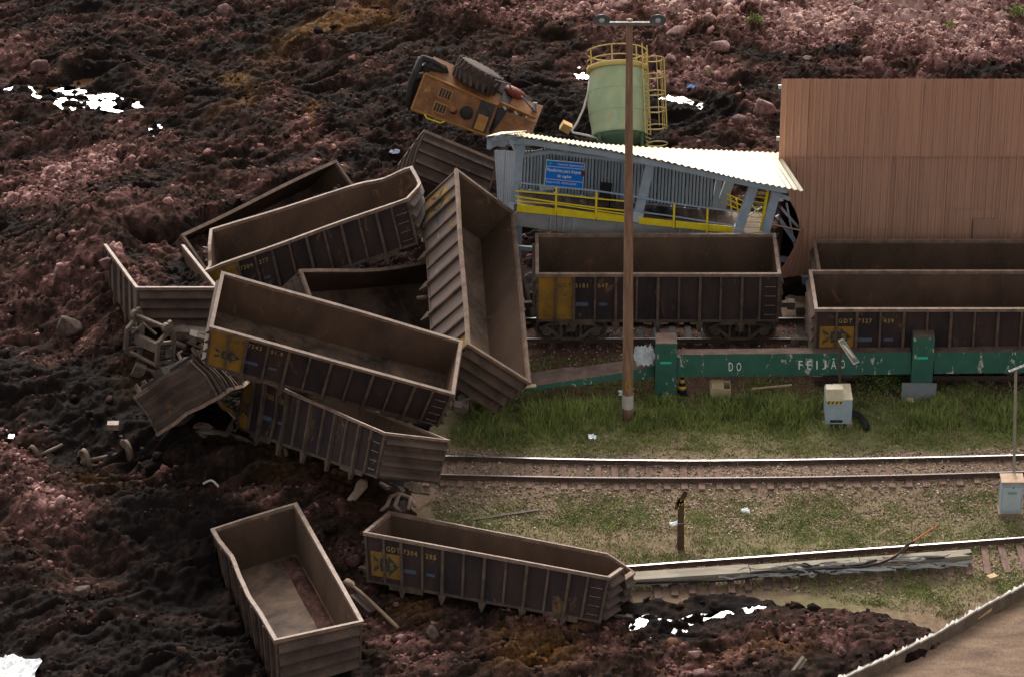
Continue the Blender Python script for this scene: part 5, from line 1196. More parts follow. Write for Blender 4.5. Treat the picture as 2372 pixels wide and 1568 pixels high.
# columns front and back
for (a, b_, w, d) in (((1207, 330), (1183, 492), .34, 0), ((1508, 372), (1474, 512), .34, .02), ((1748, 425), (1706, 545), .34, .02), ((1798, 445), (1768, 552), .32, .05), ((1455, 356), (1440, 478), .50, 2.1), ((1693, 412), (1663, 500), .34, 2.1), ((1668, 402), (1652, 497), .22, 2.0)):
    m = MB(); m.bar(FA(*a, d + .1), FA(*b_, d + .1), w, .26, (0, 1, 0)); m.build('column', M['bsteel'], plat)
    if d < 1:
        m = MB(); A = FA(*a, d + .1); B = FA(*b_, d + .1); m.bar(B.lerp(A, .0), B.lerp(A, .16), w + .05, .30, (0, 1, 0)); m.build('column_shoe', M['wsteel'], plat)
# bracket arms under the roof
for a, b_ in (((1190, 336), (1262, 332)), ((1472, 372), (1530, 378)), ((1790, 447), (1830, 462)), ((1202, 362), (1275, 352)), ((1275, 352), (1440, 372)), ((1450, 372), (1660, 400))):
    m = MB(); m.bar(FA(*a, .25), FA(*b_, .25), .14, .10, (0, 1, 0)); m.build('beam', M['bsteel'], plat)
# rear wall sheets
WT = [(1200, 350), (1240, 350), (1262, 343), (1440, 366), (1560, 382), (1690, 412)]; 
wt = lambda u: float(np.interp(u, [p[0] for p in WT], [p[1] for p in WT])); wb_ = lambda u: 462 + (u - 1200) * (507 - 462) / 490
us = list(np.linspace(1200, 1440, 9)) + list(np.linspace(1462, 1656, 7))
sg_ = [(us[i], us[i + 1]) for i in range(8)] + [(us[i], us[i + 1]) for i in range(9, 15)]
for q, (ua, ub) in enumerate(sg_):
    m = MB(); g = []; lean = -.12
    for k in range(13):
        t = k / 12; u = ua + (ub - 1 - ua) * t; d = DEP + (.035 if k % 3 else -.03) + .04 * (q % 2); z_ = wt(u)
        g.append([FA(u - lean * 0 - 5, wb_(u), d), FA(u, z_, d)])
    m.sheet(g, (0, .012, 0)); o = m.build('wall_sheet', M['bclad'], plat); o.data.materials.append(M['bflank'])
    for i, f in enumerate(o.data.polygons[:12]):
        if i % 3 == 2: f.material_index = 1  # one flank of each rib takes the darker colour
m = MB(); m.bar(FA(1204, 440, DEP - .15), FA(1650, 492, DEP - .15), .1, .08, (0, 1, 0)); m.build('beam', M['bsteel'], plat)
m = MB(); m.bar(FA(1250, 438, DEP - .2), FA(1300, 431, DEP - .2), .2, .03, (0, 1, 0)); m.build('bent_flashing', M['wsteel'], plat)
# roof: twisted sheet, corrugated front to back
RF_ = [(1160, 318), (1205, 315), (1300, 330), (1400, 345), (1507, 366), (1640, 396), (1740, 420), (1862, 443)]
RB_ = [(1160, 312), (1210, 308), (1300, 322), (1385, 333), (1480, 340), (1600, 346), (1700, 350), (1803, 354)]
def rline(P, s): x = np.linspace(0, 1, len(P)); return float(np.interp(s, x, [p[0] for p in P])), float(np.interp(s, x, [p[1] for p in P]))
NR = 20
for i in range(1, NR):
    m = MB(); g = []; 
    for k in range(13):
        s_ = (i + .98 * k / 12) / NR; uf, vf = rline(RF_, s_); ub, vb = rline(RB_, s_); A = FA(uf, vf, -.55); B = FA(ub, vb, DEP + .35)
        bmp = .030 * (math.cos(k / 12 * 2 * math.pi * 3)) ; g.append([A.lerp(B, j / 4) + Vector((0, 0, bmp - (.006 if i % 2 else 0))) for j in range(5)])
    m.sheet(g, (0, 0, -.025)); m.build('roof_sheet', M['roof'], plat)
for d, off, w in ((-.35, 5, .16), (1.0, 4, .12), (2.3, 4, .14)):
    pts = []
    for k in range(11):
        s_ = .06 + .90 * k / 10; uf, vf = rline(RF_, s_); ub, vb = rline(RB_, s_); A = FA(uf, vf, -.55); B = FA(ub, vb, DEP + .35); pts.append(A.lerp(B, (d + .55) / (DEP + .9)) + Vector((0, 0, -.20)))
    for a, b_ in zip(pts[:-1], pts[1:]): m = MB(); m.bar(a, b_, .10, w + .06); m.build('purlin', M['bsteel'], plat)
# crumpled left end
m = MB(); g = []
for k in range(9):
    t = k / 8; g.append([FA(1126 + 70 * t, 319 - 10 * t + 3 * math.sin(t * 9), -.5 + .2 * math.sin(t * 12)), FA(1128 + 70 * t, 327 - 6 * t, -.45 + .1 * math.cos(t * 9)), FA(1127 + 68 * t, 346 - 12 * t + 3 * math.sin(t * 14), -.3)])
m.sheet(g, (0, .03, 0)); m.build('crumpled_sheet', M['bsteel'], plat)
m = MB(); g = []
for k in range(9):
    t = k / 8; g.append([FA(1126 + 72 * t, 318 - 10 * t, -.5), FA(1160 + 60 * t, 308 - 3 * t, 1.2)])
m.sheet(g, (0, 0, .03)); m.build('crumpled_sheet', M['roof'], plat)
for (ua, ub, va, vb, l, r) in ((1145, 1170, 349, 349, 1153, 1166), (1171, 1196, 349, 352, 1167, 1180)):
    m = MB(); g = []
    for k in range(7):
        t = k / 6; d = -.25 + (.05 if k % 2 else 0) ; g.append([FA(ua + (ub - ua) * t, va + (vb - va) * t, d), FA((ua + l) / 2 + ((ub + r) / 2 - (ua + l) / 2) * t, 412, d + .05), FA(l + (r - l) * t, 476, d + .1)])
    m.sheet(g, (0, .012, 0)); m.build('hanging_sheet', M['wsteel'], plat)
m = MB(); m.tube([FA(1183, 325, .3), FA(1196, 350, .1)], .09, 7); m.build('bent_post', M['wsteel'], plat)
# ladder at the right end
for u0_, u1_ in (((1745, 434), (1717, 545)), ((1779, 440), (1760, 545))):
    m = MB(); m.bar(FA(*u0_, .5), FA(*u1_, .2), .10, .06, (0, 1, 0)); m.build('ladder_rail', M['yrail'], plat)
for t in np.linspace(.08, .94, 9):
    A = FA(1745, 434, .5).lerp(FA(1717, 545, .2), t); B = FA(1779, 440, .5).lerp(FA(1760, 545, .2), t); m = MB(); m.tube([A, B], .022, 6); m.build('ladder_rung', M['yrail'], plat)
for a, b_ in (((1738, 470), (1768, 510)), ((1735, 500), (1765, 480))):
    m = MB(); m.bar(FA(*a, .6), FA(*b_, .6), .05, .05, (0, 1, 0)); m.build('brace', M['wsteel'], plat)
for u, v0_, v1_ in ((1691, 452, 500), (1706, 462, 508)):
    m = MB(); m.bar(FA(u, v0_, 1.6), FA(u + 5, v1_, 1.6), .05, .05, (0, 1, 0)); m.build('railing_post', M['yrail'], plat)
for dv in (0, 12, 24):
    m = MB(); m.tube([FA(1684, 450 + dv, 1.6), FA(1726, 468 + dv, 1.6)], .025, 6); m.build('handrail', M['yrail'], plat)
# legs below the deck
for u in (1200, 1480, 1700):
    for d in (.4, DEP - .2):
        A = FA(u, vfl(u) + 6, 0) + Vector((0, d, 0)); m = MB(); m.bar(A, (A.x, A.y, -.3), .3, .3, (0, 1, 0)); m.build('leg', M['bsteel'], plat)
m = MB(); m.bar(FA(1195, 573, -.2), FA(1238, 577, -.2), .16, .12, (0, 1, 0)); solo(m, 'steel_offcut', M['wsteel'], 'short pale steel bar in the dark gap left of the rear wagon', 'steel bar')
# deck debris
m = MB(); m.bar(FA(1265, 480, .9), FA(1405, 495, 1.1), .5, .04); solo(m, 'deck_board', M['plate'], 'brown board lying on the deck behind the left yellow railing', 'board')
m = MB(); m.add([FA(1495, 485, .8), FA(1580, 520, .6), FA(1650, 515, 1.3), FA(1530, 478, 1.6)], [(0, 1, 2, 3)]); m.add([FA(1495, 486, .8), FA(1580, 521, .6), FA(1650, 516, 1.3), FA(1530, 479, 1.6)], [(3, 2, 1, 0)]); solo(m, 'rubber_mat', M['black'], 'dark sheet lying on the deck right of the pole', 'mat')
# office chair
cc = FA(1412, 486, 1.0); ch = thing('office_chair', cc, 'black office chair standing on the deck by the rear wall', 'chair')
m = MB(); m.box(cc + Vector((0, 0, .46)), (.48, .46, .10)); m.build('seat', M['black'], ch)
m = MB(); m.box(cc + Vector((-.16, -.02, .82)), (.44, .10, .60), Matrix.Rotation(.12, 3, 'Y')); m.build('backrest', M['black'], ch)
m = MB(); m.tube([cc + Vector((0, 0, .05)), cc + Vector((0, 0, .42))], .035, 8)
for k in range(5): a = k * 1.257; m.bar(cc + Vector((0, 0, .08)), cc + Vector((math.cos(a) * .28, math.sin(a) * .28, .03)), .05, .04)
m.build('base', M['black'], ch)
# blue sign
M['signblue'] = weathered('blue_sign_face', (.01, .17, .68), (.02, .22, .78), .5, 3); M['signrust'] = weathered('rust_blotch', (.10, .03, .02), (.16, .05, .03), .8, 5)
mt, nt, b = mat_new('sign_white'); b.inputs['Base Color'].default_value = (.70, .76, .82, 1); M['signwhite'] = mt
SD = DEP - .45; S4 = [FA(1260, 430, SD), FA(1350, 439, SD), FA(1355, 379, SD), FA(1266, 371, SD)]; n_ = Vector((0, -1, 0))
sign = thing('operations_sign', (S4[0] + S4[1]) / 2, 'blue sign with white Portuguese text on the platform wall', 'sign')
SP = lambda a, b_, o=0.0: S4[0].lerp(S4[1], a).lerp(S4[3].lerp(S4[2], a), b_) + n_ * o
def srect(a0, a1, b0, b1, mt_, name, o): m = MB(); m.add([SP(a0, b0, o), SP(a1, b0, o), SP(a1, b1, o), SP(a0, b1, o)], [(0, 1, 2, 3)]); m.build(name, M[mt_], sign)
m = MB(); m.hexa([SP(0, 0, 0), SP(1, 0, 0), SP(1, 0, -.04), SP(0, 0, -.04), SP(0, 1, 0), SP(1, 1, 0), SP(1, 1, -.04), SP(0, 1, -.04)]); m.build('board', M['signwhite'], sign)
srect(.015, .985, .02, .98, 'signblue', 'face', .006)
srect(.015, .985, .755, .775, 'signwhite', 'line', .010); srect(.015, .985, .255, .275, 'signwhite', 'line', .010)
def stext(st, a0, a1, b0, b1, bold=.012):
    V, Fc, _ = text_geo(st, bold); m = MB(); m.add([SP(a0 + (a1 - a0) * p[0], b0 + (b1 - b0) * p[1], .013) for p in V], Fc); m.build('lettering', M['signwhite'], sign)
stext('Controle Operacional', .30, .96, .81, .92); stext('Plataforma para limpeza', .03, .96, .53, .70, .02); stext('de vagões', .32, .68, .33, .49, .02); stext('Projeto de CCQ - DESTRUIDORES', .04, .82, .10, .20)
m = MB(); m.add([SP(.06, .93, .013), SP(.15, .93, .013), SP(.11, .82, .013)], [(2, 1, 0)]); m.build('emblem', M['mint'], sign)
m = MB(); m.add([SP(.96 + .045 * math.cos(t), .60 + .13 * math.sin(t), .018) for t in np.linspace(0, 6.28, 13)[:-1]], [tuple(range(12))]); m.build('rust_blotch', M['signrust'], sign)

# ------------------------------------------------------------------ green tank
def tank_mat():
    m, nt, b = mat_new('faded_green_tank_paint'); v = objvec(nt, (1, 1, .3)); n1 = noise_n(nt, 1.2, 6, .6, v, .3); n2 = noise_n(nt, 3.5, 5, .65, v, .5)
    c = ramp_n(nt, n1, [(.3, (.22, .27, .15)), (.7, (.34, .39, .22))]); c = mix_n(nt, ramp_n(nt, n2, [(.56, 0.0), (.72, .8)]), c, (.40, .25, .08))
    nt.links.new(c, b.inputs['Base Color']); b.inputs['Roughness'].default_value = .5; return m
M['tank'] = tank_mat(); M['tanky'] = weathered('faded_yellow_cage', (.40, .29, .09), (.52, .39, .15), .6, 3); M['tankg2'] = weathered('darker_green_tank_bottom', (.06, .10, .055), (.09, .13, .07), .6, 2); M['pipew'] = weathered('dirty_white_pipe', (.46, .42, .36), (.62, .58, .50), .6, 3)
TY = YF + DEP + 3.3
Tt = Vector(aty(1430, 168, TY + 1.7)); Tb = Vector(aty(1436, 318, TY)); ax = (Tt - Tb).normalized(); TL = (Tt - Tb).length; TR = 1.17
tk = thing('storage_tank', Tb, 'faded green cylindrical tank with yellow railing and caged ladder, tilted behind the platform', 'tank')
rr = lambda t: TR * (.93 + .10 * math.sin(math.pi * min(1, t * 1.15)))
m = MB(); m.lathe(Tb, ax, [(TL * k / 24, rr(1 - k / 24)) for k in range(25)], 40); m.build('shell', M['tank'], tk, True)
for t in (.33, .66): m = MB(); m.ring(Tb + ax * TL * t, ax, rr(1 - t) + .004, .012, 36, 5); m.build('weld_seam', M['tank'], tk, True)
m = MB(); m.lathe(Tb - ax * .42, ax, [(0, .2), (.12, TR * .45), (.28, TR * .75), (.419, TR * .925)], 40); m.build('dished_bottom', M['tankg2'], tk, True)
m = MB(); m.lathe(Tt, ax, [(0.0, TR * .93), (.03, TR * 1.03), (.16, TR * 1.03), (.16, TR * .93)], 40); m.build('top_band', M['tanky'], tk, True)
m = MB(); m.lathe(Tt + ax * .05, ax, [(0, TR * .9), (.1, TR * .8), (.2, .3), (.24, .2)], 32); m.build('roof', M['tank'], tk, True)
sx = ax.cross(Vector((0, 1, 0))).normalized(); sx = sx if sx.x > 0 else -sx; sy = ax.cross(sx); sy = sy if sy.y < 0 else -sy    # sx right, sy to camera
Rp = lambda a, h, r=TR: Tt + ax * h + (sx * math.cos(a) + sy * math.sin(a)) * r
for a in np.linspace(-2.6, 2.6, 7):
    m = MB(); m.tube([Rp(a, .1), Rp(a, .82)], .03, 6); m.build('railing_post', M['tanky'], tk)
for hgt in (.40, .80):
    m = MB(); m.tube([Rp(a, hgt) for a in np.linspace(-2.9, 2.9, 40)], .025, 6); m.build('handrail', M['tanky'], tk, True)
la = .22; lc = lambda h, da, r: Tt + ax * h + (sx * math.cos(la + da) + sy * math.sin(la + da)) * r
for da in (.16, .46):
    m = MB(); m.tube([lc(.9, da, TR + .10), lc(-TL - .1, da, TR + .10)], .026, 6); m.build('ladder_rail', M['tanky'], tk)
for k in range(22):
    m = MB(); h_ = -.05 - k * .165; m.tube([lc(h_, .16, TR + .10), lc(h_, .46, TR + .10)], .018, 5); m.build('ladder_rung', M['tanky'], tk)
cage_c = lambda h: lc(h, .18, TR + .36)
for k in range(6):
    m = MB(); m.ring(cage_c(.2 - k * .68 + .1), ax, .40, .025, 22, 5); m.build('cage_hoop', M['tanky'], tk, True)
for q in range(5):
    a = -.9 + q * .55; off = (sx * math.cos(a) + sy * math.sin(a)) * .42; m = MB(); m.tube([cage_c(.3) + off, cage_c(-TL + .1) + off], .014, 5); m.build('cage_bar', M['tanky'], tk)
pf = lambda u, v, d=0: Vector(aty(u, v, TY - .3 + d))
m = MB(); m.tube([pf(1366, 185, 1.5), pf(1362, 215, 1.2), pf(1352, 252, .8), pf(1338, 283, .5), pf(1324, 304, .3), pf(1327, 308, .3), pf(1362, 315, .1), pf(1386, 321, 0)], .045, 7); m.build('pipe', M['pipew'], tk, True)
m = MB(); m.ring(pf(1392, 322), (0, 1, 0), .14, .02, 16, 5); m.build('valve_ring', M['pipew'], tk)
m = MB()
for a in (.6, 2.4, -1.6): 
    P = Tb + (sx * math.cos(a) + sy * math.sin(a)) * 1.05; m = MB(); m.bar(P, (P.x, P.y + .1, -.3), .12, .12, (0, 1, 0)); m.build('leg', M['tankg2'], tk)
m = MB(); m.box(at(1311, 295, .9), (.42, .36, .34), Matrix.Rotation(.5, 3, 'Y')); solo(m, 'foam_block', weathered('orange_block', (.50, .30, .11), (.6, .38, .17), .8, 4), 'small orange block on the dark mud left of the tank', 'block')

# ------------------------------------------------------------------ overturned orange loader
M['morange'] = weathered('muddy_orange_paint', (.13, .055, .028), (.30, .135, .055), .6, 1.9, spots=(.42, .24, .05)); M['morange2'] = weathered('orange_paint_bright', (.40, .19, .045), (.26, .11, .045), .55, 2)
M['mblack'] = weathered('machine_black', (.025, .022, .022), (.06, .05, .045), .6, 3); M['tyre'] = weathered('muddy_tyre', (.03, .025, .023), (.13, .088, .07), .9, 2.4)
GY = at(1050, 300, .9)[1]
G = lambda u, v, d=0.0: Vector(aty(u, v, GY + d))
ld = thing('wheel_loader', (G(1050, 300).x, GY, 0), 'overturned orange wheel loader with one big tyre up, lying in the mud', 'loader')
def slab4(q, d, mat, name, par=ld, dn=None):  # front quad (TL,TR,BR,BL), depth
    T = Vector(dn) if dn else Vector((0, d, 0)); m = MB(); a, b_, c_, e = q; m.hexa([e, c_, c_ + T, e + T, a, b_, b_ + T, a + T]); return m.build(name, M[mat], par)
lean = .9
HD = [G(984, 172, lean), G(1154, 246, lean), G(1128, 316, 0), G(953, 254, 0)]
slab4(HD, 0, 'morange', 'hood', dn=(.35, 1.3, .2))
HP = lambda a, b_, o=0.0: HD[0].lerp(HD[1], a).lerp(HD[3].lerp(HD[2], a), b_) + Vector((0, -.85, .5)) * o
def hrect(a0, a1, b0, b1, mt_, name, o): m = MB(); m.hexa([HP(a0, b0, 0), HP(a1, b0, 0), HP(a1, b1, 0), HP(a0, b1, 0), HP(a0, b0, o), HP(a1, b0, o), HP(a1, b1, o), HP(a0, b1, o)]); return m.build(name, M[mt_], ld)
for a0, b0 in ((.24, .14), (.24, .56)):
    fr_ = hrect(a0, a0 + .17, b0, b0 + .30, 'morange2', 'grille_frame', .02)
    for k in range(4): hrect(a0 + .015 + k * .038, a0 + .044 + k * .038, b0 + .03, b0 + .27, 'mblack', 'grille_slot', .03)
hrect(.78, .97, .04, .98, 'mblack', 'dark_hatch', .02); hrect(.81, .94, .45, .92, 'morange2', 'cover_plate', .05)
m = MB(); m.lathe(HP(.66, .56), (0, -.85, .5), [(0, .26), (.05, .28), (.14, .24), (.16, .1)], 18); m.build('filler_cap', M['dark'], ld, True)
m = MB(); m.lathe(HP(.50, .64), (-.1, -.85, .6), [(0, .15), (.3, .12), (.34, .12), (.34, .08)], 14); m.build('exhaust', M['morange'], ld, True)
for b_ in (0.0, 1.0):
    m = MB(); m.bar(HP(0, b_, .03), HP(1, b_, .03), .07, .07, (0, 1, 0)); m.build('hood_edge', M['morange2'], ld)
m = MB(); m.bar(HP(.0, 0, .05), HP(0, 1, .05), .07, .07, (0, 1, 0)); m.build('hood_edge', M['morange2'], ld)
m = MB(); m.tube([HP(.18, 1.02, .1), HP(.22, 1.1, .15), HP(.40, 1.1, .15), HP(.44, 1.02, .1)], .03, 6); m.build('grab_handle', M['yrail'], ld)
slab4([G(1172, 262, .6), G(1242, 285, .6), G(1232, 313, 0), G(1134, 318, 0)], 0, 'morange', 'rear_box', dn=(.3, 1.1, .25))
slab4([G(1157, 242, .95), G(1172, 262, .55), G(1134, 318, -.05), G(1122, 316, .35)], 0, 'mblack', 'gap_plate', dn=(.2, .9, .2))
m = MB(); m.bar(G(1156, 242, .8), G(1236, 278, .9), .35, .06, (0, 1, .5)); m.build('louvre_strip', M['morange2'], ld)
for k in range(5): m = MB(); m.bar(G(1166 + 13 * k, 247 + 6 * k, .75), G(1172 + 13 * k, 255 + 6 * k, .70), .05, .10, (0, 1, .5)); m.build('louvre', M['wsteel'] if k % 2 == 0 else M['mblack'], ld)
# black cab frame at the left, muddy
for pts in ([(976, 135), (953, 190), (945, 235), (952, 252)], [(976, 135), (1000, 142), (1030, 160), (1036, 180)], [(985, 150), (1010, 160), (1030, 172)], [(958, 180), (990, 172)], [(1000, 142), (985, 172)]):
    m = MB(); m.tube([G(u, v, .8 + .01 * (u - 950)) for u, v in pts], .14, 7); m.build('cab_frame', M['mblack'], ld, True)
slab4([G(968, 150, 1.3), G(1010, 158, 1.6), G(985, 200, 1.2), G(950, 235, .9)], 0, 'mblack', 'cab_panel', dn=(.3, .8, -.3))
m = MB(); m.tube([G(976, 134, 1.2), G(1003, 139, 1.4), G(1032, 156, 1.5)], .075, 7); m.build('cab_frame', M['rim'], ld, True)
# tyre with lugs
tc = G(1106, 176, 1.9); ta = Vector((.48, .25, .84)).normalized(); TRd = .98; TW = .80
tw = bpy.data.objects.new('wheel', None)
m = MB(); prof = [(-TW / 2, .55), (-TW / 2, TRd - .14), (-TW / 2 + .07, TRd - .03), (-.1, TRd), (.1, TRd), (TW / 2 - .07, TRd - .03), (TW / 2, TRd - .14), (TW / 2, .55)]
m.lathe(tc, ta, prof, 40); tyre = m.build('tyre', M['tyre'], ld, True)
uu = ta.cross(Vector((0, 0, 1))).normalized(); ww = ta.cross(uu); m = MB()
for k in range(22):
    a = 2 * math.pi * k / 22
    for s_ in (-1, 1):
        f = lambda aa, h_, r: tc + ta * h_ + (uu * math.cos(aa) + ww * math.sin(aa)) * r
        a_ = a + (.14 if s_ > 0 else 0); p = [(a_, s_ * .02), (a_ + .11, s_ * .02), (a_ + .26, s_ * TW * .5), (a_ + .13, s_ * TW * .5)]
        m = MB() if False else m
        m.hexa([f(x, h_, TRd - .05) for x, h_ in p] + [f(x, h_, TRd + .055) for x, h_ in p])
lg = m.build('tread_lugs', M['tyre'], tyre); lg['kind'] = 'stuff'
m = MB(); m.lathe(tc, ta, [(-.2, .56), (-.12, .56), (-.05, .25), (.2, .25), (.2, .12)], 24); m.build('rim', M['morange'], tyre, True)
slab4([G(1140, 200, 1.8), G(1178, 228, 1.6), G(1168, 262, 1.1), G(1120, 238, 1.4)], 0, 'mblack', 'axle_housing', dn=(.3, .7, .1))
slab4([G(1172, 222, 1.6), G(1218, 252, 1.4), G(1212, 276, 1.0), G(1170, 258, 1.0)], 0, 'mblack', 'axle_housing', dn=(.3, .7, .1))
m = MB(); m.lathe(G(1193, 215, 2.0), ta, [(-.15, .45), (.0, .48), (.15, .40), (.2, .1)], 20); m.build('hub', weathered('dull_red_hub', (.14, .03, .02), (.20, .07, .05), .6, 3), ld, True)
for pts in ([(1122, 216), (1148, 186), (1180, 196), (1184, 208)], [(1126, 222), (1152, 194)], [(1208, 224), (1228, 248), (1240, 262)], [(1240, 240), (1242, 262), (1220, 280)], [(1236, 278), (1244, 296)]):
    m = MB(); m.tube([G(u, v, 1.2) for u, v in pts], .04, 6); m.build('guard_rail', M['steel'], ld, True)
m = MB(); m.bar(G(1240, 238, 1.3), G(1236, 262, 1.2), .18, .04, (0, 1, 0)); m.build('mirror', M['wsteel'], ld)

# ------------------------------------------------------------------ loose bogies, wheels and wreckage
c = Vector(at(345, 800, 1.7))
lb = thing('bogie', (c.x, c.y, 0), 'freight bogie frame standing on end in front of the mud filled wagon', 'bogie', 'torn off wagon bogies and wheels')
axv = Vector((.10, .25, .96)).normalized(); ayv = Vector((.60, -.8, -.1))
ayv = (ayv - axv * ayv.dot(axv)).normalized(); azv = axv.cross(ayv)
bogie_parts(lb, c, axv, ayv, azv, wheels=(0, 0, 0, 0))
m = MB(); m.tube([Vector(at(305, 772, 2.2)), Vector(at(333, 750, 2.5)), Vector(at(362, 775, 2.2))], .05, 6); m.build('brake_beam', M['bogie'], lb)
m = MB(); m.tube([Vector(at(302, 815, 1.6)), Vector(at(366, 848, 1.3))], .07, 6); m.build('brake_beam', M['bogie'], lb)
m = MB(); m.lathe(at(425, 803, 1.3), (1, -.5, -.2), [(-.5, .12), (.1, .13), (.1, .08)], 12); solo(m, 'brake_cylinder', M['bogie'], 'short pipe stub poking out of the wreckage left of the yellow logo end', 'pipe', smooth=True)
m = MB(); m.box(at(322, 858, 1.0), (.42, .3, .45), Matrix.Rotation(.4, 3, 'Y')); solo(m, 'bearing_box', M['bogie'], 'square bearing box below the standing bogie', 'bearing box')
for (u, v, sx_, sz_, r, lb_) in ((450, 772, .9, .3, .1, 'rusty steel box section jammed against the yellow logo end'), (418, 770, .4, .35, -.2, 'dark steel block behind the pipe stub')):
    m = MB(); m.box(at(u, v, 1.6), (sx_, .5, sz_), Matrix.Rotation(r, 3, 'Y')); solo(m, 'steel_block', M['bogie'], lb_, 'steel block')
m = MB(); rs = np.random.default_rng(9)
for k, (a, b_) in enumerate((((395, 790), (440, 830)), ((405, 812), (480, 800)), ((1040, 912), (1062, 960)), ((1050, 880), (1080, 930)))):
    p0 = Vector(at(*a, 1.5 if k < 2 else .9)); p1 = Vector(at(*b_, 1.2 if k < 2 else .3)); mid_ = (p0 + p1) / 2 + Vector((.05, 0, -.25))
    m = MB(); m.tube(spline([p0, mid_, p1], 14), .022, 5); solo(m, 'air_hose', M['black'], ('brake hose dangling left of the pipe stub', 'brake hose stretched to the yellow logo end', 'brake hose hanging at the front corner of the top wagon', 'brake hose hanging below the steep wagon')[k], 'hose')
def wheelset(u, v, z, ax_, lab, one=False, r=.45):
    c = Vector(at(u, v, z)); ax_ = Vector(ax_).normalized(); w = thing('wheelset', c, lab, 'wheelset', 'torn off wagon bogies and wheels')
    for s_ in ((-1,) if one else (-1, 1)):
        m = MB(); m.lathe(c + ax_ * s_ * .8, ax_ * s_, [(-.07, .10), (-.07, r - .03), (-.05, r + .04), (-.02, r), (.07, r), (.075, r - .07), (.03, r - .1), (.03, .15), (.1, .14), (.1, .06)], 24); m.build('wheel', M['wheel'], w, True)
    m = MB(); m.tube([c - ax_ * .95, c + ax_ * (.3 if one else .95)], .08, 8); m.build('axle', M['wheel'], w, True)
wheelset(128, 1038, .5, (.75, .55, .12), 'pale rusty wheel half sunk in the mud, leftmost of the loose wheels', True)
wheelset(245, 1058, .44, (.85, .5, -.05), 'wheel pair on its axle sunk in the mud below the overturned wagon')
wheelset(205, 968, .6, (.35, -.5, .45), 'axle stub with red mud cap sticking up left of the overturned wagon', True, .34)
m = MB(); m.bar(at(258, 995, .75), at(345, 1040, .25), .34, .14); m.bar(at(268, 1000, .6), at(330, 1045, .25), .1, .3); solo(m, 'side_frame_piece', M['bogie'], 'broken flat bogie member lying right of the sunken wheels', 'bogie part')
m = MB(); m.box(at(262, 985, .95), (.40, .30, .22)); solo(m, 'steel_block', M['rim'], 'pale steel block on top of the broken bogie member', 'steel block')
c = Vector(at(520, 1005, .55)); s3 = thing('bogie', (c.x, c.y, 0), 'bogie side frame and wheel poking from under the wagon on its side', 'bogie', 'torn off wagon bogies and wheels')
bogie_parts(s3, c + Vector((.35, .5, 0)), (.93, -.25, -.12), (.25, .95, .1), (.1, -.1, .95), sides=(1, 0), wheels=(1, 0, 0, 0))
wheelset(982, 690, 3.2, (-.75, -.62, .25), 'small exposed wheel and axle at the left edge of the steep wagon', True, .30)
c = Vector(at(735, 1085, .5))
for k, (u, v, z) in enumerate(((655, 1065, .5), (735, 1070, .5))):
    m = MB(); p = Vector(at(u, v, z)); m.tube(spline([p + Vector((.0, 0, .7)), p + Vector((.15, -.1, .2)), p + Vector((-.05, -.15, -.35))], 10), .07, 7); solo(m, 'brake_rod', M['bogie'], ('bent brake rod hanging under the left half of the wagon on its side', 'curved steel hanger under the middle of the wagon on its side')[k], 'steel rod')
# crumpled yellow strip on the overturned wagon
M['yel2'] = weathered('torn_yellow_sheet', (.42, .25, .03), (.26, .14, .04), .55, 2.5, spots=(.12, .07, .04)); m = MB(); g = []
for k in range(12):
    t = k / 11; u = 432 + 112 * t; v = 834 + 132 * t + 6 * math.sin(t * 11); w_ = 20 * (1 - .6 * t) + 4 * math.sin(t * 17); z = 3.1 - 1.5 * t
    g.append([at(u - w_ * .5, v + w_ * .3, z - .3), at(u, v - 3, z + .15 * math.sin(k * 2.1)), at(u + w_ * .5, v - w_ * .35, z - .15)])
m.sheet(g, (0, .04, -.02)); solo(m, 'torn_side_sheet', M['yel2'], 'torn yellow side sheet hanging off the overturned wagon', 'metal sheet')
m = MB(); m.bar(at(508, 925, 2.0), at(546, 966, 1.3), .22, .08); solo(m, 'steel_strip', M['rim'], 'flat steel bar hanging below the torn yellow sheet', 'steel bar')
# broken ends near the crushed corner of the bent wagon
m = MB(); g = []
for k in range(8):
    t = k / 7; g.append([at(470 + 10 * t + 4 * math.sin(k * 2.2), 572 + 45 * t, 2.3 - .8 * t), at(483 + 12 * t, 575 + 42 * t + 3 * math.sin(k * 1.7), 2.5 - .8 * t), at(494 + 8 * t, 582 + 34 * t, 2.2 - .7 * t)])
m.sheet(g, (.02, .03, 0)); solo(m, 'torn_end_sheet', M['rim'], 'pale torn end sheet at the crushed left corner of the bent wagon', 'metal sheet')
# extra standing side sheet between the mud filled and the top wagon
m = MB(); q = [Vector(at(440, 590, 2.6)), Vector(at(500, 663, 2.3)), Vector(at(452, 664, 1.1)), Vector(at(446, 610, 1.6))]
# log, bent pipe, frame pieces
M['log'] = weathered('pale_broken_log', (.26, .17, .12), (.46, .33, .26), .85, 3)
m = MB(); m.tube([at(842, 1114, 1.0), at(838, 1123, .95), at(828, 1140, .85), at(804, 1168, .65)], [.16, .21, .15, .13], 10); solo(m, 'broken_log', M['log'], 'pale broken log sticking out of the mud under the wagon on its side', 'log', smooth=True)
m = MB(); m.tube(spline([at(802, 1348, .9), at(830, 1368, .85), at(868, 1402, .6), at(922, 1454, .35)], 20), [.16] * 4 + [.07] * 17, 8); solo(m, 'bent_pipe', M['woodblk'], 'long bent pale pipe lying between the two lone wagons', 'pipe', smooth=True)
m = MB(); m.box(at(838, 1400, .5), (.9, .5, .25), Matrix.Rotation(.5, 3, 'Y') @ Matrix.Rotation(-.6, 3, 'Z')); solo(m, 'steel_plate', M['end'], 'dark plate half buried under the bent pipe', 'steel plate')
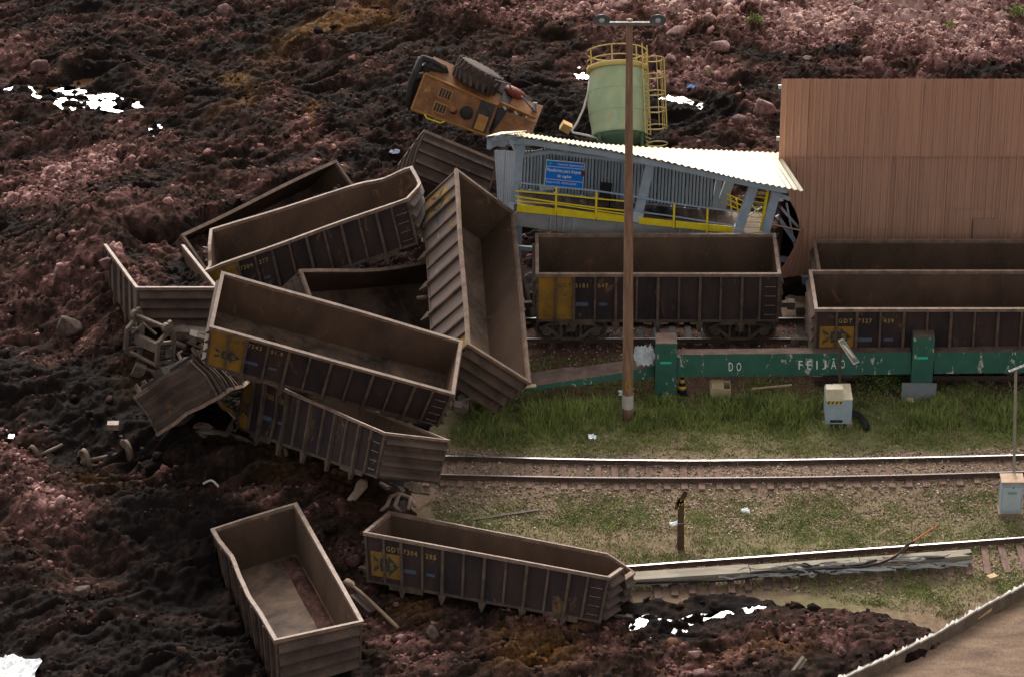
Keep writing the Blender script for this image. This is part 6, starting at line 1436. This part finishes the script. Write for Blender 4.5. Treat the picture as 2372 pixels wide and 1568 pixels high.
fr_ = thing('wreck_piece', at(928, 1160, .4), 'tan bent brake frame lying at the mud edge above the leaning wagon', 'brake frame')
for pts, r in (([(905, 1150), (925, 1142), (950, 1152), (962, 1172)], .07), ([(905, 1150), (895, 1172), (880, 1185)], .07), ([(925, 1142), (915, 1170), (928, 1184)], .07), ([(950, 1152), (946, 1178)], .06)):
    m = MB(); m.tube([at(u, v, .75 if i in (0, 1) else .5) for i, (u, v) in enumerate(pts)], r, 7); m.build('bar', M['log'], fr_, True)
m = MB(); m.box(at(920, 1178, .45), (.6, .5, .3), Matrix.Rotation(.3, 3, 'X')); m.build('housing', M['bogie'], fr_)
for (a, b_, z0_, z1_, lb_) in (((860, 1110), (900, 1130), .5, .6, 'dark bar below the right end of the wagon on its side'), ((905, 1100), (935, 1140), .8, .5, 'second dark bar below the right end of the wagon on its side'), ((1046, 855), (1075, 890), 1.5, 1.0, 'twisted coupling bar between the top and the steep wagon')):
    m = MB(); m.bar(at(*a, z0_), at(*b_, z1_), .16, .12); solo(m, 'steel_bar', M['bogie'], lb_, 'steel bar')
m = MB(); m.box(at(1050, 880, 1.0), (.5, .5, .45), Matrix.Rotation(.3, 3, 'Y')); solo(m, 'coupler_head', M['bogie'], 'coupler head in the dark gap under the front corner of the top wagon', 'coupler')
rs = np.random.default_rng(77)
SCL = ['below the bogie', 'right of the bogie', 'above the bogie, by the end wall', 'left of the top wagon yellow end', 'under the top wagon yellow end', 'below the steep wagon end wall', 'in the gap at the front corner of the top wagon', 'under the left end of the wagon on its side', 'in the mud below the wagon on its side, left', 'in the mud below the wagon on its side, middle', 'in the mud below the wagon on its side, right', 'at the mud edge by the near track', 'left of the overturned wagon', 'below left of the overturned wagon', 'between the bent wagon and the steep one', 'right of the steep wagon, lower one', 'right of the steep wagon, upper one']
for sk, (u, v, z) in enumerate(((400, 840, 1.2), (420, 820, 1.4), (380, 780, 1.5), (455, 800, 1.4), (465, 850, 1.5), (1075, 900, .8), (1060, 940, .5), (545, 1000, .5), (600, 1030, .4), (690, 1095, .4), (870, 1125, .3), (960, 1140, .3), (300, 930, .6), (345, 985, .4), (980, 560, 2.6), (1215, 700, .6), (1225, 640, .6))):
    a = Vector(at(u, v, z)); d = Vector(rs.normal(size=3)); d.z *= .5; d.normalize(); L_ = rs.uniform(.3, .75); m = MB()
    m.tube([a - d * L_, a + Vector(rs.normal(size=3)) * .06, a + d * L_ + Vector((0, 0, rs.uniform(-.2, .1)))], rs.uniform(.03, .07), 5)
    solo(m, 'scrap_bar', M['bogie' if rs.random() < .5 else 'end'], 'short twisted scrap bar ' + SCL[sk], 'scrap bar', 'twisted scrap bars in the wreckage')
# broken far end of the furthest wagon
for (a, b_, lb_) in (((362, 556), (392, 575), 'dark corner post broken off left of the furthest wagon'), ((415, 545), (418, 574), 'upright broken rib left of the furthest wagon')):
    m = MB(); m.bar(at(*a, 1.2), at(*b_, .8), .14, .1); solo(m, 'steel_rib', M['rib'], lb_, 'steel rib')
crumple(at(22, 1560, .62), 2.0, 2.2, M['whitefilm'], 'big white tarpaulin half buried in mud at the bottom left corner', 'tarpaulin', 'tarpaulin', 11, .08, 1.0, 16)
m = MB(); m.tube(spline([at(470, 1120, .5), at(490, 1112, .6), at(508, 1128, .45)], 12), .04, 6); solo(m, 'pale_hook', M['pipew'], 'curved pale pipe piece by the pink lump at lower centre left', 'pipe')
crumple(at(1603, 203, .6), .5, .3, weathered('pale_blue_film', (.12, .22, .40), (.2, .3, .5), .5, 3), 'pale blue plastic scrap in the pink mud right of the tank', 'scrap', 'litter', 23, .05, .8, 5)
crumple(at(914, 355, .6), .5, .4, weathered('blue_white_film', (.35, .38, .5), (.5, .5, .55), .5, 3), 'bluish scrap on the dark mud left of the raised wagon end', 'scrap', 'litter', 24, .05, .8, 5)

# ------------------------------------------------------------------ plants
def leaf_mat(name, a, b_):
    m, nt, b = mat_new(name); oi = N(nt, "ShaderNodeTexCoord"); n = noise_n(nt, 3.0, 4, .6, oi.outputs['Object'])
    n2 = noise_n(nt, .5, 3, .6, oi.outputs['Object']); f = math_n(nt, 'ADD', math_n(nt, 'MULTIPLY', n, .6), math_n(nt, 'MULTIPLY', n2, .4))
    nt.links.new(ramp_n(nt, f, [(.35, a), (.65, b_)]), b.inputs['Base Color']); b.inputs['Roughness'].default_value = .75; b.inputs['Specular IOR Level'].default_value = .2
    b.inputs['Transmission Weight'].default_value = 0; return m
M['grass'] = leaf_mat('grass_blades', (.090, .130, .032), (.31, .34, .095)); M['drygrass'] = leaf_mat('dry_grass', (.20, .16, .075), (.36, .29, .15)); M['bush'] = leaf_mat('bush_leaves', (.05, .10, .02), (.13, .19, .045))
def blades(P, Hh, Wd, lean, rng, per=5, spread=.1):
    n = len(P) * per; B = np.repeat(P, per, 0) + np.concatenate([rng.normal(0, spread, (n, 2)), np.zeros((n, 1))], 1); h = np.repeat(Hh, per) * (.5 + .8 * rng.random(n)); a = rng.random(n) * 6.28
    t = np.stack([np.cos(a), np.sin(a), 0 * a], -1) * (Wd * (.6 + .8 * rng.random(n)))[:, None]; l = rng.normal(0, lean, (n, 2)) * h[:, None]
    m_ = B + np.concatenate([l * .35, (h * .6)[:, None]], 1); tp = B + np.concatenate([l, h[:, None]], 1)
    B[:, 2] -= .03
    V = np.stack([B - t, B + t, m_ + t * .7, m_ - t * .7, tp], 1).reshape(-1, 3); o = (np.arange(n) * 5)[:, None]
    F = np.concatenate([o + [0, 1, 2], o + [0, 2, 3], o + [3, 2, 4]], 0); return V, F
def scatter(n, x0, x1, y0, y1, dens, seed):
    r = np.random.default_rng(seed); x = r.uniform(x0, x1, n); y = r.uniform(y0, y1, n); d = dens(x, y); k = r.random(n) < d; return x[k], y[k], d[k], r
def clean_in(x, y): return (sdist(x, y, CLEAN) > .25) & (sdist(x, y, ROAD) < -.25)
def yz(x, y): return yard_height(x, y)
gfun = lambda x, y: yard_green(x, y) * clean_in(x, y)
# tall grass under the green beam
def tall(x, y):
    T = [(1500, 935, 470, 34, 0, .9), (1250, 960, 190, 30, 0, .6), (2150, 940, 330, 32, 0, .75), (1850, 925, 250, 25, 0, .6), (2350, 920, 150, 30, 0, .5)]
    return np.clip(blobs(x, y, T, .4) - .12, 0, 1) * clean_in(x, y) * (sstep(.36, .60, fbm(x * 1.1, y * 1.1, 401, 4)) * 1.2 + .12) * (y < PY + .0 + 1.2)
x, y, d, r = scatter(31000, -3, 25, -10.5, PY + 1.0, tall, 31)
V, Fc = blades(np.stack([x, y, yz(x, y)], -1), .08 + .42 * d * r.random(len(x)) * fbm(x * .7, y * .7, 402, 3) * 1.6 + .04, .016, .35, r, 5, .09)
tag(mesh_np('tall_grass', V, Fc, M['grass']), 'rough green grass growing below the green beam', 'grass', kind='stuff')
x, y, d, r = scatter(9000, -3, 25, -10.5, PY + 1.0, lambda a, b_: tall(a, b_) * .35 + .02 * clean_in(a, b_), 32)
V, Fc = blades(np.stack([x, y, yz(x, y)], -1), .12 + .25 * r.random(len(x)), .013, .5, r, 4, .09)
tag(mesh_np('dry_grass', V, Fc, M['drygrass']), 'dry straw coloured grass among the green', 'grass', kind='stuff')
def short(x, y):
    n = fbm(x * .9, y * .9, 411, 5, .6); trk = 1 - np.exp(-((y - (lerp_y(RF, x) + lerp_y(RN, x)) / 2) / 1.5) ** 4)
    return np.clip((gfun(x, y) * .75 + .22 * clean_in(x, y)) * (.25 + sstep(.36, .66, n)) + .22 * sstep(.55, .7, n) * clean_in(x, y), 0, 1) * trk
x, y, d, r = scatter(180000, -3, 25, -24, PY + 3.0, short, 33)
V, Fc = blades(np.stack([x, y, yz(x, y)], -1), (.025 + .055 * r.random(len(x))), .014, .9, r, 5, .09)
tag(mesh_np('short_grass', V, Fc, M['grass']), 'short patchy grass on the yard around the tracks', 'grass', kind='stuff')
x, y, d, r = scatter(34000, -3, 25, -24, PY + 3.0, lambda a, b_: short(a, b_) * .7 + .05 * clean_in(a, b_), 34)
V, Fc = blades(np.stack([x, y, yz(x, y)], -1), .03 + .07 * r.random(len(x)), .018, .9, r, 5, .07)
tag(mesh_np('short_dry_grass', V, Fc, M['drygrass']), 'short dry grass on the yard', 'grass', kind='stuff')
# ballast
def stones(fn, n, seed, r0, r1, name, label, x0=-3, x1=25, y0=-23, y1=12):
    x, y, d, r = scatter(n, x0, x1, y0, y1, fn, seed); R = r.uniform(r0, r1, len(x)); V, Fc = many_rocks(np.stack([x, y, yz(x, y) + R * .2], -1), R, .75, .25, r)
    rnd = np.repeat(r.random(len(x)), 12); tag(mesh_np(name, V, Fc, M['ballast'], {'tone': rnd}), label, 'gravel', kind='stuff')
mt, nt, b = mat_new('ballast_stones'); a_ = N(nt, "ShaderNodeAttribute", attribute_name='tone'); nt.links.new(ramp_n(nt, a_.outputs[2], [(0, (.07, .045, .03)), (.4, (.19, .125, .082)), (.8, (.34, .24, .165)), (1, (.52, .42, .33))]), b.inputs['Base Color']); b.inputs['Roughness'].default_value = .9; M['ballast'] = mt
def balf(x, y): g_, _, _ = yard_fields(x, y); return np.clip(g_ * 1.1, 0, 1) * clean_in(x, y)
stones(balf, 78000, 41, .022, .055, 'ballast', 'brown track ballast gravel around the rails')
stones(lambda x, y: (.10 + .2 * (fbm(x, y, 55, 3) > .58)) * clean_in(x, y), 20000, 42, .015, .04, 'loose_gravel', 'loose pebbles scattered over the yard soil')
# bushes
def bush(u, v, w, h_, mat, label, n=420, z=None, cat='bush', nm='bush'):
    p = at(u, v, 0); z = gz(p[0], p[1]) if z is None else z; p = at(u, v, z); rt_ = thing(nm, (p[0], p[1], z), label, cat, 'small plants'); r = np.random.default_rng(int(u))
    q = r.normal(size=(n, 3)); q /= np.linalg.norm(q, axis=1)[:, None]; q *= (r.random(n) ** .45)[:, None] * (1 + .35 * np.sin(q[:, 0:1] * 5 + q[:, 2:3] * 4)); P = q * np.array([w / 2, w / 2 * .8, h_ / 2]) + np.array([0, 0, h_ * .5])
    t = r.normal(size=(n, 3)); t /= np.linalg.norm(t, axis=1)[:, None]; s = np.cross(t, r.normal(size=(n, 3))); s /= np.linalg.norm(s, axis=1)[:, None]; L_ = .05 + .05 * r.random(n)
    V = np.stack([P, P + (t * .5 + s * .35) * L_[:, None], P + t * L_[:, None], P + (t * .5 - s * .35) * L_[:, None]], 1).reshape(-1, 3); F = (np.arange(n) * 4)[:, None] + [0, 1, 2, 3]
    o = mesh_np('foliage', V, F, mat); o.parent = rt_
    m = MB()
    for k in range(4): a = k * 1.6; m.tube([(p[0], p[1], z - .05), (p[0] + math.cos(a) * w * .2, p[1] + math.sin(a) * w * .2, z + h_ * .7)], .012, 4)
    m.build('stem', M['woodblk'], rt_)
bush(2045, 902, 1.9, .95, M['bush'], 'leafy bush under the beam right of the solar panel post', 900)
bush(1750, 58, .85, .5, M['grass'], 'round bright green clump in the pink mud near the top, right of the pole', 800, nm='grass_clump', cat='grass clump')
bush(1643, 186, .6, .5, M['drygrass'], 'yellow green round clump between the tank and the building', 500, nm='grass_clump', cat='grass clump')
bush(2357, 36, .9, .45, M['grass'], 'bright green clump at the top right corner', 600, nm='grass_clump', cat='grass clump')
bush(1222, 36, .7, .35, M['bush'], 'dull green clump in the pink mud at top centre', 400, nm='grass_clump', cat='grass clump')
bush(1560, 42, .5, .22, M['bush'], 'faint green tuft right of the pole lamp', 200, nm='grass_clump', cat='grass clump')
bush(2200, 62, .5, .22, M['grass'], 'small green tuft right of the pointed slab', 200, nm='grass_clump', cat='grass clump')
bush(272, 548, .8, .4, M['bush'], 'dull grey green tuft behind the mud filled wagon', 400, nm='grass_clump', cat='grass clump')
bush(1545, 938, .7, .45, M['grass'], 'green weed in front of the left green post', 350, nm='weed', cat='weed')
bush(1905, 940, .8, .4, M['bush'], 'dark weed left of the grey cabinet', 350, nm='weed', cat='weed')
